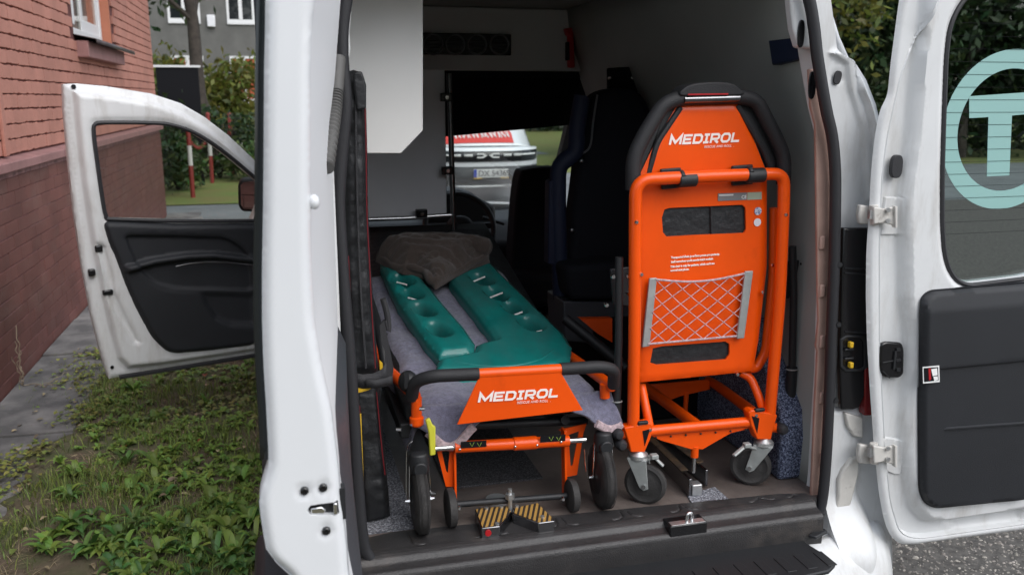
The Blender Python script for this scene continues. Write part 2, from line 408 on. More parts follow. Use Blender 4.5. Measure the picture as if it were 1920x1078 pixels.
mat('seat_cloth', (.013, .014, .019), .8, spec=.2, bump=.4, bscale=400)
mat('red_plastic', (.42, .01, .015), .4)
mat('sign_white', (.85, .85, .83), .5)
mat('print_white', (.92, .82, .76), .5)
mat('label_grey', (.20, .20, .20), .5)
mat('label_pale', (.35, .40, .30), .5)
mat('sticker_blue', (.12, .16, .32), .5, col2=(.6, .62, .68), vscale=260, mix=(.45, .55))
mat('sticker_white', (.7, .7, .74), .5)
mat('glyph_green', (.35, .5, .08), .5)
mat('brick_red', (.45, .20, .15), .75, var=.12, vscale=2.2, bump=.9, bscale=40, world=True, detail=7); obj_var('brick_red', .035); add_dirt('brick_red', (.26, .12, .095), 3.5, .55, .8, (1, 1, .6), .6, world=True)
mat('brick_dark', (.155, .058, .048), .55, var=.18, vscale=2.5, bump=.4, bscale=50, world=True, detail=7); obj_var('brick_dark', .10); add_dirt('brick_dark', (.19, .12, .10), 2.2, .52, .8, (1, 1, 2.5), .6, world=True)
mat('mortar_dark', (.11, .035, .03), .95, bump=.8, bscale=90, var=.3, vscale=30)
mat('mortar_pale', (.30, .17, .16), .95, bump=.8, bscale=90, var=.35, vscale=12)
mat('ledge', (.30, .155, .145), .7, var=.12, vscale=7, bump=.4, bscale=60)
mat('render_coat', (.46, .17, .10), .8, var=.06, vscale=10, bump=.3, bscale=80)
mat('window_white', (.72, .72, .72), .4)
mat('sill_tin', (.09, .075, .075), .4, .3, var=.2, vscale=12)
mat('concrete', (.115, .112, .11), .9, col2=(.26, .25, .24), vscale=3.2, mix=(.42, .68), bump=.6, bscale=60)
mat('asphalt', (.085, .079, .071), .92, var=.35, vscale=30, bump=1.0, bscale=90)
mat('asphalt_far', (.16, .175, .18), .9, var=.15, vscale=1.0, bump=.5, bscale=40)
mat('stone_chip', (.23, .21, .185), .85, var=.4, vscale=60); rnd_var('stone_chip', .65, .02)
mat('soil', (.12, .09, .062), .95, col2=(.085, .10, .04), vscale=4.5, mix=(.4, .62), bump=1.0, bscale=70, detail=8)
add_dirt('soil', (.20, .16, .11), 19, .54, .72, (1, 1, 1), .8)
mat('far_lawn', (.13, .18, .04), .95, col2=(.17, .16, .05), vscale=1.2, bump=.6, bscale=30)
mat('blade', (.20, .27, .06), .6); rnd_var('blade', .5, .035); leafy('blade', .3)
mat('dry_blade', (.32, .25, .15), .8); rnd_var('dry_blade', .5, .02)
mat('weed', (.20, .31, .06), .45); rnd_var('weed', .4, .03); leafy('weed', .3)
mat('weed_deep', (.11, .215, .055), .45); rnd_var('weed_deep', .4, .03); leafy('weed_deep', .3)
mat('weed_yellow', (.25, .28, .07), .5); rnd_var('weed_yellow', .45, .05); leafy('weed_yellow', .3)
mat('leaf_dark', (.03, .055, .018), .55); rnd_var('leaf_dark', .6, .05); leafy('leaf_dark', .3)
mat('leaf_olive', (.13, .145, .025), .55); rnd_var('leaf_olive', .55, .05); leafy('leaf_olive', .35)
mat('leaf_mid', (.06, .10, .025), .55); rnd_var('leaf_mid', .55, .05); leafy('leaf_mid', .35)
mat('leaf_red', (.28, .06, .02), .6); rnd_var('leaf_red', .3, .03)
mat('leaf_orange', (.45, .2, .03), .6)
mat('bark', (.045, .036, .03), .95, var=.35, vscale=6, bump=1.0, bscale=25)
mat('twig', (.30, .24, .17), .85)
mat('facade', (.13, .128, .12), .9, var=.12, vscale=1.5, bump=.4, bscale=20)
mat('curtain_rust', (.30, .15, .12), .9, var=.2, vscale=6)
mat('curtain', (.45, .42, .38), .9, var=.1, vscale=4)
mat('curtain_red', (.40, .09, .04), .9)
mat('dark_room', (.02, .022, .025), .6)
mat('board_black', (.008, .008, .010), .7, spec=.15)
mat('post_red', (.22, .03, .025), .5); mat('post_white', (.55, .54, .52), .5)
mat('car_white', (.75, .77, .78), .25, coat=.6)
mat('car_grey', (.03, .034, .035), .5)
mat('sticker_red', (.62, .045, .03), .4)
mat('eu_blue', (.02, .05, .35), .5)
mat('plate_grey', (.62, .62, .60), .5)
mat('lamp_red', (.18, .004, .006), .15, coat=.5)
mat('chrome_dark', (.25, .25, .26), .25, 1.0)
mat('teal_film', (.28, .49, .46), .5)
mat('mirror', (.8, .8, .8), .02, 1.0)
mat('vent_ring', (.13, .135, .14), .35)
glass('glass_clear', (.88, .89, .87)); glass('glass_tint', (.74, .78, .76)); glass('glass_screen', (.90, .93, .92))
mat('pane_dark', (.015, .018, .02), .05)
# speckled carpet
def carpet(name, base, fleck, sc):
    m = mat(name, base, .95, bump=.8, bscale=300); n = m.node_tree; b = n.nodes['Principled BSDF']; tc = n.nodes.new('ShaderNodeTexCoord')
    vo = n.nodes.new('ShaderNodeTexVoronoi'); vo.inputs['Scale'].default_value = sc; n.links.new(tc.outputs['Object'], vo.inputs['Vector'])
    no = n.nodes.new('ShaderNodeTexNoise'); no.inputs['Scale'].default_value = 160; n.links.new(tc.outputs['Object'], no.inputs['Vector'])
    r = n.nodes.new('ShaderNodeValToRGB'); r.color_ramp.elements[0].position = .35; r.color_ramp.elements[0].color = (*base, 1)
    r.color_ramp.elements[1].position = .75; r.color_ramp.elements[1].color = (*fleck, 1); e = r.color_ramp.elements.new(.55); e.color = (*[a*.5+c*.25 for a, c in zip(base, fleck)], 1)
    mm = n.nodes.new('ShaderNodeMath'); mm.operation = 'MULTIPLY_ADD'; mm.inputs[1].default_value = .45
    sp = n.nodes.new('ShaderNodeSeparateColor'); n.links.new(vo.outputs['Color'], sp.inputs[0]); n.links.new(sp.outputs[0], mm.inputs[0])
    m2 = n.nodes.new('ShaderNodeMath'); m2.operation = 'MULTIPLY'; m2.inputs[1].default_value = .65; n.links.new(no.outputs['Fac'], m2.inputs[0]); n.links.new(m2.outputs[0], mm.inputs[2])
    n.links.new(mm.outputs[0], r.inputs[0]); n.links.new(r.outputs[0], b.inputs['Base Color'])
carpet('carpet_grey', (.06, .063, .08), (.42, .43, .47), 420)
carpet('carpet_dark', (.022, .023, .027), (.12, .12, .13), 420)
carpet('carpet_blue', (.010, .016, .05), (.26, .30, .42), 420)
# hazard stripes
def hazard():
    m = mat('hazard', (.62, .36, .03), .5, bump=.2, bscale=300); n = m.node_tree; b = n.nodes['Principled BSDF']; tc = n.nodes.new('ShaderNodeTexCoord')
    wv = n.nodes.new('ShaderNodeTexWave'); wv.wave_type = 'BANDS'; wv.bands_direction = 'DIAGONAL'; wv.inputs['Scale'].default_value = 24
    mp = n.nodes.new('ShaderNodeMapping'); mp.inputs['Scale'].default_value = (1.9, -.75, 0.0)
    n.links.new(tc.outputs['Object'], mp.inputs[0]); n.links.new(mp.outputs[0], wv.inputs['Vector'])
    r = n.nodes.new('ShaderNodeValToRGB'); r.color_ramp.interpolation = 'CONSTANT'; r.color_ramp.elements[0].color = (.035, .026, .02, 1); r.color_ramp.elements[1].position = .45; r.color_ramp.elements[1].color = (.42, .24, .06, 1)
    n.links.new(wv.outputs['Fac'], r.inputs[0]); n.links.new(r.outputs[0], b.inputs['Base Color'])
hazard()
# ------------------------------------------------------------------ ground
def sheet(name, x0, x1, y0, y1, z, m, label=None):
    o = build(name, MB().add([(x0, y0, z), (x1, y0, z), (x1, y1, z), (x0, y1, z)], [(0, 1, 2, 3)]), m); tag(o, label, kind='structure'); return o
sheet('ground', -150, 150, -120, 180, 0.0, 'soil', 'bare brown soil and moss of the lawn beside the van')
# asphalt yard with a ragged edge
ap = [(0.35+.05*math.sin(i*1.7)+.04*math.sin(i*.61), -20+i*.5, .006) for i in range(66)]
tag(build('asphalt_yard', MB().add(ap+[(60, 12.5, .006), (60, -20, .006)], [tuple(range(len(ap)+2))]), 'asphalt'), 'rough grey asphalt yard under and behind the van', kind='structure')
sheet('road', -14, 60, 12.2, 14.6, .010, 'asphalt_far', 'grey paved road crossing beyond the brick house')
sheet('car_park', 1.5, 60, 14.6, 19.0, .008, 'asphalt_far', 'grey asphalt parking strip under the white car')
sheet('far_lawn', -40, 60, 19.0, 120, .012, 'far_lawn', 'green lawn in the far background')
sheet('verge', -14, 1.4, 14.7, 19.0, .014, 'far_lawn', 'green grass verge around the red and white posts')
sheet('far_road', -40, 8, 25.5, 28.0, .02, 'asphalt_far', 'grey road strip behind the white rail')
# paving strip along the brick wall
pv = thing('paving_strip', (-1.3, 5, 0), 'narrow strip of worn concrete slabs along the brick wall', 'paving'); pv['kind'] = 'structure'; del pv['category']
y = 2.6; k = 0
while y < 13.2:
    L = .5; x1 = -1.06+.03*math.sin(k*2.3)
    mb = MB(); zt = .02+.006*math.sin(k*1.9); mb.bb(-1.535, x1, y+.006, y+L-.006, -.05, zt)
    build('slab', mb, 'concrete', pv, bevel=.006); y += L; k += 1
# ------------------------------------------------------------------ brick house
house = thing('brick_house', (-1.54, 9, 0), 'red brick house with dark red base, grey ledge and white window', 'house')
HY0, HY1 = 2.5, 13.36
WY0, WY1, WZ0 = 8.35, 10.2, 2.17
mb = MB(); mb.bb(-7, -1.578, 2.3, WY0, 1.25, 3.7).bb(-7, -1.578, WY1, HY1-.012, 1.25, 3.7).bb(-7, -1.578, WY0, WY1, 1.25, WZ0-.01).bb(-7, -1.72, WY0, WY1, WZ0-.01, 3.7)
build('wall', mb, 'mortar_dark', house)
build('base_wall', MB().bb(-7, -1.549, 2.3, HY1-.004, -.1, 1.226), 'mortar_pale', house)
build('ledge', MB().add([(-1.60, 2.28, 1.31), (-1.60, HY1+.03, 1.31), (-1.495, HY1+.03, 1.285), (-1.495, 2.28, 1.285), (-1.495, 2.28, 1.228), (-1.495, HY1+.03, 1.228), (-1.60, HY1+.03, 1.228), (-1.60, 2.28, 1.228)],
      [(0, 3, 2, 1), (3, 4, 5, 2), (4, 7, 6, 5), (1, 2, 5, 6), (0, 7, 4, 3)]), 'ledge', house, bevel=.006)
def brick_mesh(name, L, H, D, jag, mt, seed, eg=.003):
    r = random.Random(seed); n = 7; top = []; bot = []
    for i in range(n+1):
        t = -.5+i/n; top.append((t*L, H/2-r.random()**2*jag)); bot.append((t*L, -H/2+r.random()**2*jag*.8))
    loop = top[::-1]+bot                                   # (y,z) around
    c = 1-2*.0025/H
    vs = [(-D, a, b) for a, b in loop]+[(0, a*(1-eg/L), b*c) for a, b in loop]+[(0-.0045, a, b) for a, b in loop]
    m = len(loop); fs = [tuple(range(m, 2*m))]
    for i in range(m):
        j = (i+1) % m; fs += [(i, j, 2*m+j, 2*m+i), (2*m+i, 2*m+j, m+j, m+i)]
    me = bpy.data.meshes.new(name); me.from_pydata(vs, [], fs); me.update()
    bm = bmesh.new(); bm.from_mesh(me); bmesh.ops.recalc_face_normals(bm, faces=bm.faces); bm.to_mesh(me); bm.free()
    me.materials.append(M[mt]); return me
UP = [brick_mesh('brick', .256, .0862, .06, .010, 'brick_red', 10+i, 0.0) for i in range(8)]
LO = [brick_mesh('brick', .2525, .0815, .03, .0015, 'brick_dark', 40+i) for i in range(8)]
bricks = []
def proj(p):
    v = Vector(p)-_C; z = v.dot(_F)
    return (CXP+F_PX*v.dot(_R)/z, CYP-F_PX*v.dot(_U)/z, z) if z > .1 else (-9999, 0, 1)
def add_bricks(z0, z1, ch, pitch, xf, meshes, win):
    row = 0; z = z0+ch/2
    while z < z1:
        y = HY1-pitch/2-(pitch/2 if row % 2 else 0)
        if row % 2: bricks.append((xf, HY1-pitch*.25, z, meshes[row % 8], .5))
        while y > HY0:
            if not (win and z > WZ0-.03 and y+pitch*.5 > WY0 and y-pitch*.5 < WY1):
                bricks.append((xf+random.uniform(-.001, .001), y, z+random.uniform(-.002, .002), random.choice(meshes), 1.0))
            y -= pitch
        z += ch; row += 1
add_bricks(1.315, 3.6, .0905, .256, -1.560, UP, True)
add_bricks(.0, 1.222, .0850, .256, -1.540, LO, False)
fd_mask = np.array([(118, 155), (290, 178), (480, 300), (480, 670), (215, 710)], float)
def score(b):
    q = proj(b[:3])
    if not (-20 < q[0] < 480 and -20 < q[1] < 1090): return -1/q[2]
    s = 1e4/(q[2]**2)*abs(b[0])/b[1]
    if inside(np.array([[q[0], q[1]]]), fd_mask)[0]:
        s *= .3 if q[1] < 412 and q[0] > 190 else 0
    return s
bricks.sort(key=score, reverse=True)
for x, y, z, me, sc in bricks[:296]:
    o = bpy.data.objects.new('brick', me); COL.objects.link(o); o.parent = house; o.location = Vector((x, y, z))-house.location; o.scale = (1, sc, 1)
rest = {}
for x, y, z, me, sc in bricks[296:]:
    key = me.materials[0].name; vs, fs = rest.setdefault(key, ([], []))
    b = len(vs); vs += [(x+v.co.x, y+v.co.y*sc, z+v.co.z) for v in me.vertices]; fs += [tuple(b+i for i in p.vertices) for p in me.polygons]
for key, (vs, fs) in rest.items():
    mb = MB(); mb.v, mb.f = vs, fs; me = bpy.data.meshes.new('remaining_bricks'); hl = house.location
    me.from_pydata([(a-hl.x, b-hl.y, c-hl.z) for a, b, c in vs], [], fs); me.update()
    tag(link('remaining_bricks', me, key, house), kind='stuff')
build('eaves', MB().bb(-7.3, -1.25, 2.0, HY1+.3, 3.70, 3.82), 'sill_tin', house)
# cable strip on the wall
build('wall_strip', MB().bb(-1.56, -1.538, 5.86, 5.93, 1.312, 2.16), 'brick_red', house, bevel=.006)
# window in the brick wall
win = build('window', MB().bb(-1.72, -1.575, WY1-.004, WY1+.03, WZ0, 3.7), 'render_coat', house)
fr = MB(); fr.bb(-1.70, -1.63, WY0, WY0+.07, WZ0, 3.7).bb(-1.70, -1.66, WY1-.07, WY1-.005, WZ0+.001, 3.7).bb(-1.70, -1.652, WY0+.07, WY1-.07, WZ0+.0005, WZ0+.09)
fr.bb(-1.705, -1.675, 9.26, 9.34, WZ0+.0905, 3.7).bb(-1.705, -1.675, WY1-.15, WY1-.071, WZ0+.0905, 3.7).bb(-1.705, -1.675, 9.341, WY1-.151, WZ0+.0905, WZ0+.20).bb(-1.70, -1.675, 8.9, 8.97, WZ0+.13, 3.7)
build('frame', fr, 'window_white', win, bevel=.006)
build('pane', MB().bb(-1.69, -1.68, WY0+.08, WY1-.075, WZ0+.095, 3.68), 'glass_clear', win)
build('curtain', MB().grid(lambda u, v: Vector((-1.708+.008*math.sin(v*60), WY0+.05+v*(WY1-WY0-.1), WZ0+.1+u*1.4)), 2, 90), 'curtain_rust', win)
build('window_sill', MB().add([(-1.70, WY0-.04, WZ0+.03), (-1.70, WY1+.28, WZ0+.03), (-1.40, WY1+.28, WZ0-.03), (-1.40, WY0-.04, WZ0-.03), (-1.40, WY0-.04, WZ0-.065), (-1.40, WY1+.28, WZ0-.065)],
      [(0, 3, 2, 1), (3, 4, 5, 2)]), 'sill_tin', house, solid=.006)
build('sill_brick', MB().bb(-1.60, -1.47, WY0-.02, WY1+.05, WZ0-.18, WZ0-.045), 'ledge', house, bevel=.008)
# ------------------------------------------------------------------ foliage helpers
def leaf_cloud(c, rad, n, size, shell=.55, seed=0, clumps=24):
    r = np.random.default_rng(seed); c = np.array(c); rad = np.array(rad)
    d = r.normal(size=(clumps, 3)); d /= np.linalg.norm(d, axis=1)[:, None]
    cc = d*(shell+(1-shell)*r.random((clumps, 1))**.5)*.82
    k = r.integers(0, clumps, n); p = cc[k]+r.normal(size=(n, 3))*.20
    p = c+p*rad
    a = r.normal(size=(n, 3)); a /= np.linalg.norm(a, axis=1)[:, None]; b = np.cross(a, r.normal(size=(n, 3))); b /= np.linalg.norm(b, axis=1)[:, None]
    s = size*(.6+.8*r.random((n, 1)))
    v = np.stack([p-a*s, p+b*s*.45, p+a*s, p-b*s*.45], 1).reshape(-1, 3)
    f = np.arange(4*n).reshape(-1, 4); return v, f
def tree(name, base, h, r, label, cat, mt, n, size, trunk_r, crown_z0, seed, group=None, lean=(0, 0)):
    t = thing(name, base, label, cat, group); bx, by, bz = base
    top = Vector((bx+lean[0], by+lean[1], bz+h*.8)); mb = MB(); P = [Vector(base).lerp(top, i/5)+Vector((.08*math.sin(i*2+seed), .08*math.cos(i*1.7+seed), 0))*(i > 0) for i in range(6)]
    mb.tube(P, [trunk_r*(1-.14*i) for i in range(6)], 10)
    rr = random.Random(seed)
    for i in range(7):
        q = P[2+i % 4]; a = rr.random()*6.28; e = q+Vector((math.cos(a)*r*.7, math.sin(a)*r*.7, h*.18)); mb.tube([q, q.lerp(e, .5)+Vector((0, 0, -.05*r)), e], [trunk_r*.4, trunk_r*.25, trunk_r*.1], 6)
    build('trunk', mb, 'bark', t)
    v, f = leaf_cloud((bx+lean[0], by+lean[1], bz+(crown_z0+h)/2), (r, r, (h-crown_z0)/2), n, size, seed=seed); v = v-np.array(base); v[:, 2] = np.maximum(v[:, 2], .03)
    arrays('crown', v, f, mt, t); return t
def bush(name, base, h, r, label, mt, n, size, seed, group=None):
    t = thing(name, base, label, 'bush', group); bx, by, bz = base; mb = MB(); rr = random.Random(seed)
    for i in range(7):
        a = rr.random()*6.28; e = Vector((bx+math.cos(a)*r*.6, by+math.sin(a)*r*.6, h*.75)); mb.tube([Vector(base), Vector(base).lerp(e, .5)+Vector((0, 0, .1)), e], [.03, .02, .008], 5)
    build('stem', mb, 'bark', t)
    v, f = leaf_cloud((bx, by, bz+h/2), (r, r, h/2), n, size, seed=seed); v = v-np.array(base); v[:, 2] = np.maximum(v[:, 2], .02)
    arrays('foliage', v, f, mt, t); return t
# ------------------------------------------------------------------ background left: building, trees, bushes, posts
blk = thing('apartment_block', (-4, 38, 0), 'grey rendered apartment block with white windows behind the trees', 'building')
build('wall', MB().bb(-22, 10, 38, 48, 0, 11), 'facade', blk)
build('plinth', MB().bb(-22.02, 10.02, 37.9, 38, 0, .9), 'facade', blk)
def far_window(x0, x1, z0, z1, cur):
    wn = build('window', MB().bb(x0, x1, 37.93, 38.01, z0-.1, z0), 'window_white', blk)
    f = MB(); f.bb(x0, x0+.09, 37.95, 38.02, z0, z1).bb(x1-.09, x1, 37.95, 38.02, z0, z1).bb(x0+.09, x1-.09, 37.95, 38.02, z0, z0+.09).bb(x0+.09, x1-.09, 37.95, 38.02, z1-.09, z1).bb((x0+x1)/2-.07, (x0+x1)/2+.07, 37.94, 38.02, z0+.09, z1-.09)
    build('frame', f, 'window_white', wn); build('pane', MB().bb(x0+.05, x1-.05, 37.985, 37.995, z0+.05, z1-.05), cur, wn)
for x in (-8.2, -5.9, -3.75, -1.55, .7, 2.9, 5.1):
    for z, cu in ((1.55, 'curtain_red'), (4.62, 'pane_dark'), (7.7, 'curtain')):
        far_window(x, x+1.2 if x != -1.55 else x+1.05, z, z+1.45 if z > 2 else z+1.75, cu)
build('wall_box', MB().bb(-2.30, -2.0, 37.8, 38, 4.4, 4.85), 'panel_grey', blk, bevel=.03)
tree('leaning_tree', (-1.55, 24, 0), 11, 3.4, 'tree with tall bare dark trunk in front of the grey building', 'tree', 'leaf_mid', 4200, .14, .20, 5.2, 3, lean=(-.75, 0))
tree('shaded_tree', (-3.75, 24.5, 0), 10, 2.6, 'dark trunked tree beside the corner of the brick house', 'tree', 'leaf_dark', 4200, .13, .26, 3.6, 5)
for i, (x, y, h, r, lb) in enumerate([(-4.6, 32, 3.4, 1.5, 'yellow green bush behind the black board'), (-2.6, 33, 3.3, 1.4, 'yellow green bush between black board and bare trunk'), (-.5, 33, 3.2, 1.6, 'yellow green bush right of the bare tree trunk'), (2.0, 33.5, 3.2, 1.7, 'yellow green bush at the right end of the hedge row')]):
    bush('hedge_bush', (x, y, 0), h, r, lb, 'leaf_olive', 2600, .13, 20+i, 'yellow green bushes before the building')
bush('dark_shrub', (-2.15, 15.9, 0), 1.75, .85, 'dark green shrub at the far corner of the brick house', 'leaf_dark', 2600, .07, 31)
bush('dark_shrub', (-1.15, 19.6, 0), 1.5, .8, 'dark green shrub behind the red and white posts', 'leaf_dark', 2200, .07, 32)
bush('low_shrub', (-1.75, 17.2, 0), 1.0, .55, 'low green shrub left of the middle red and white post', 'leaf_mid', 1800, .06, 33)
bush('low_shrub', (-.35, 18.6, 0), .8, .6, 'low green shrub right of the red and white posts', 'leaf_mid', 1800, .06, 34)
bd = thing('notice_board', (-1.69, 18, 0), 'black upright board with pale top edge near the house corner', 'board')
build('panel', MB().bb(-2.06, -1.31, 17.97, 18.03, .85, 2.215), 'board_black', bd, bevel=.008); build('top_edge', MB().bb(-2.10, -1.27, 17.94, 18.06, 2.218, 2.255), 'window_white', bd)
for x in (-2.0, -1.37): build('leg', MB().bb(x-.03, x+.03, 17.975, 18.025, 0, .85), 'board_black', bd)
def post(x, y, h, label):
    p = thing('barrier_post', (x, y, 0), label, 'post', 'red and white posts on the verge')
    for a, b, m_ in ((0, .55, 'post_red'), (.55, .88, 'post_white'), (.88, h, 'post_red')): build('band', MB().cyl((x, y, a+.0), (x, y, b), .038, n=14), m_, p)
    build('cap', MB().ball((x, y, h), .04), 'post_red', p)
post(-1.38, 15.76, 1.22, 'red and white post nearest the house seen through door glass')
post(-1.23, 18.4, 1.35, 'middle red and white post seen through door glass')
post(-.91, 20.2, 1.32, 'farthest red and white post above the van door')
ch = MB(); A = Vector((-1.23, 18.4, 1.0)); B = Vector((-.91, 20.2, 1.05)); A0 = Vector((-1.38, 15.76, 1.0))
for P, Q, mm in ((A0, A, 26), (A, B, 20)):
    for i in range(mm):
        t = (i+.5)/mm; c = P.lerp(Q, t)+Vector((0, 0, -.9*t*(1-t))); ch.torus(c, (1, 0, 0) if i % 2 else (0, 0, 1), .03, .008, 8, 5)
tag(build('barrier_chain', ch, 'post_red'), 'red plastic chain sagging between the red and white posts', 'chain')
rl = thing('pipe_rail', (-1.5, 24.8, 0), 'low white pipe rail along the far road', 'rail'); build('bar', MB().cyl((-6, 24.8, .48), (1.5, 24.8, .48), .04), 'window_white', rl)
for x in (-5.5, -3.5, -1.5, .5): build('leg', MB().cyl((x, 24.8, 0), (x, 24.8, .45), .03), 'window_white', rl)
# ------------------------------------------------------------------ trees to the right, beyond the yard
TL = ['dense dark evergreen left of the gap between van and door', 'dense dark evergreen right of the olive bush', 'dark evergreen seen in the left half of the door glass', 'dark evergreen seen in the middle of the door glass', 'dark evergreen seen in the right half of the door glass', 'dark evergreen farthest right behind the open door']
for i, x in enumerate((12.2, 14.4, 16.6, 18.8, 21.0, 23.2)):
    tree('evergreen_tree', (x, 20.5+.6*(i % 2), 0), 8.5, 1.75, TL[i], 'tree', 'leaf_dark', 6500, .13, .16, .15, 50+i, 'dark evergreens beyond the yard')
tree('autumn_tree', (12.9, 18.9, 0), 7.5, 1.1, 'olive leaved tree showing between van body and open door', 'tree', 'leaf_olive', 2600, .11, .10, 1.6, 61)
wood_v, wood_f = [], []  # unseen wood added behind the camera, dims low sky light and glass reflections
for i in range(14):
    v, f = leaf_cloud((-26+4*i, -24+2*(i % 3), 4.0), (3.4, 2.2, 4.6), 1500, .42, seed=180+i); wood_f.append(f+sum(len(a) for a in wood_v)); wood_v.append(v)
tag(arrays('unseen_wood', np.concatenate(wood_v), np.concatenate(wood_f), 'leaf_dark'), 'unseen dark wood added behind the camera to dim low sky and reflections', kind='stuff')
wood_v, wood_f = [], []
for i in range(16):
    v, f = leaf_cloud((-6+3.2*i if i > 5 else 8+3*i, 44+2*(i % 3), 4.5), (2.6, 2.2, 5.2), 2600, .26, seed=80+i); wood_f.append(f+sum(len(a) for a in wood_v)); wood_v.append(v)
tag(arrays('far_wood', np.concatenate(wood_v), np.concatenate(wood_f), 'leaf_dark'), 'far dark wood closing the view behind the lawn', kind='stuff')
v = []; f = []
for i in range(9):
    a, b = leaf_cloud((10+2.0*i, 24.0, 3.8), (2.0, 1.0, 4.3), 3000, .22, seed=120+i); f.append(b+sum(len(q) for q in v)); v.append(a)
tag(arrays('thicket', np.concatenate(v), np.concatenate(f), 'leaf_dark'), 'dark thicket behind the row of evergreens', kind='stuff')
# ------------------------------------------------------------------ the ambulance van
van = thing('ambulance_van', (.765, 3.6, 0), 'white ambulance van with its rear doors and front door open', 'van')
FZ = .57                                                  # cargo floor height
# ---- shell (sides, roof) -------------------------------------------------
def side(x0, x1): return MB().bb(x0, x1, 2.03, 4.50, .34, 1.80)
build('side_panel', MB().bb(-.03, .01, 2.04, 3.45, .42, 1.24).bb(.0, .03, 2.04, 3.45, 1.241, 1.72), 'white_paint', van, bevel=.01)
build('side_panel', MB().bb(1.64, 1.68, 3.9, 5.5, .38, .98).bb(1.60, 1.64, 2.06, 3.9, .38, 1.22).bb(1.49, 1.52, 2.06, 3.9, 1.221, 1.66), 'white_paint', van, bevel=.01)
build('side_glass', MB().bb(1.522, 1.53, 2.4, 3.85, 1.25, 1.62), 'pane_dark', van)
build('centre_pillar', MB().bb(-.03, .06, 3.45, 3.62, .38, 1.72), 'white_paint', van, bevel=.01)
build('sill_panel', MB().bb(-.05, .06, 3.62, 4.56, .34, .50), 'white_paint', van, bevel=.01)
build('cab_roof', MB().bb(-.03, 1.67, 3.872, 4.64, 1.802, 1.84), 'white_paint', van, bevel=.015)
RP = [(.0, 1.66), (.06, 1.78), (.12, 1.95), (.20, 2.06), (.45, 2.09), (.765, 2.10), (1.05, 2.09), (1.28, 2.06), (1.33, 1.95), (1.40, 1.80), (1.50, 1.64)]
roof = MB().grid(lambda u, v: Vector((np.interp(u*10, range(11), [p_[0] for p_ in RP]), 2.03+v*1.83, np.interp(u*10, range(11), [p_[1] for p_ in RP]))), 40, 8)
build('roof', roof, 'white_paint', van, solid=.01)
build('header', MB().prism([(.15, 1.985, 1.985), (1.30, 1.985, 1.985), (1.28, 1.985, 2.075), (.18, 1.985, 2.075)], (0, .06, 0)), 'white_inner', van)
# ---- floor and sill ------------------------------------------------------
build('floor', MB().bb(.05, 1.46, 1.975, 5.3, .50, FZ), 'floor_rubber', van)
build('underbody', MB().bb(.0, 1.5, 1.99, 5.3, .36, .498), 'black_plastic', van)
def cs(pts, z): return [tuple(atz(a, b, z))[:2] for a, b in pts]
sill_o = [(.135, 1.955), (.155, 2.045), (.24, 2.062), (.60, 2.045), (1.0, 2.022), (1.30, 2.006), (1.375, 1.99), (1.39, 1.955)]
us = []
for i, cx_ in enumerate((.29, .45, .50, .64, .69, .82, .87, .985, 1.03, 1.215, 1.26, 1.33)):
    s = -1 if i % 2 else 1
    yb = np.interp(cx_, [.24, .6, 1.0, 1.3], [2.062, 2.045, 2.022, 2.006])-.016; us.append([(cx_-.016*s, yb), (cx_-.013*s, 1.992), (cx_+.002*s, 1.980), (cx_+.018*s, 1.980)])
def sill_h(P):
    h = np.zeros(len(P))
    for u_ in us: h -= .003*(1-sstep(.0008, .003, seg_dist(P, u_, False)))
    h += .002*(1-sstep(.0, .012, np.abs(P[:, 1]-1.965)))
    return h
build('sill_plate', relief(sill_o, [], .0055, sill_h, lambda u, v, h: Vector((u, v, .576+h)), .03, [(u_, False, (-.003, -.0016, -.0006, .0006, .0016, .003)) for u_ in us]), 'sill_plastic', van, ang=60)
prof = [(1.956, .5755), (1.944, .571), (1.936, .560), (1.922, .556), (1.910, .554), (1.903, .548), (1.900, .520), (1.905, .44)]
lip = MB().grid(lambda u, v: Vector((.14+u*1.238, np.interp(v*7, range(8), [p[0] for p in prof]), np.interp(v*7, range(8), [p[1] for p in prof]))), 60, 21)
build('sill_lip', lip, 'sill_plastic', van, ang=50)
for p, wd in ((at(918, 1052, 1.93), .035),):
    build('sill_notch', MB().prism([p+V(-.02, -.008, .006), p+V(.012, -.012, -.026), p+V(.028, -.012, -.026), p+V(.03, .01, .018), p+V(.0, .012, .02)], (0, .012, 0)), 'gloss_black', van)
p = at(1285, 1012, 1.925)
build('striker_recess_shade', MB().bb(p.x-.055, p.x+.05, 1.903, 1.952, .545, .5775), 'gloss_black', van, bevel=.003)  # raised black block, its colour stands in for shade inside the striker notch
build('striker_plate', MB().bb(p.x-.05, p.x+.045, 1.904, 1.926, .5778, .5792), 'zinc', van, bevel=.0005)
build('striker_loop', MB().tube(smooth_path([(p.x-.004, 1.914, .579), (p.x-.004, 1.914, .602), (p.x+.012, 1.918, .602), (p.x+.012, 1.918, .579)], .009), .0042, 10), 'chrome', van)
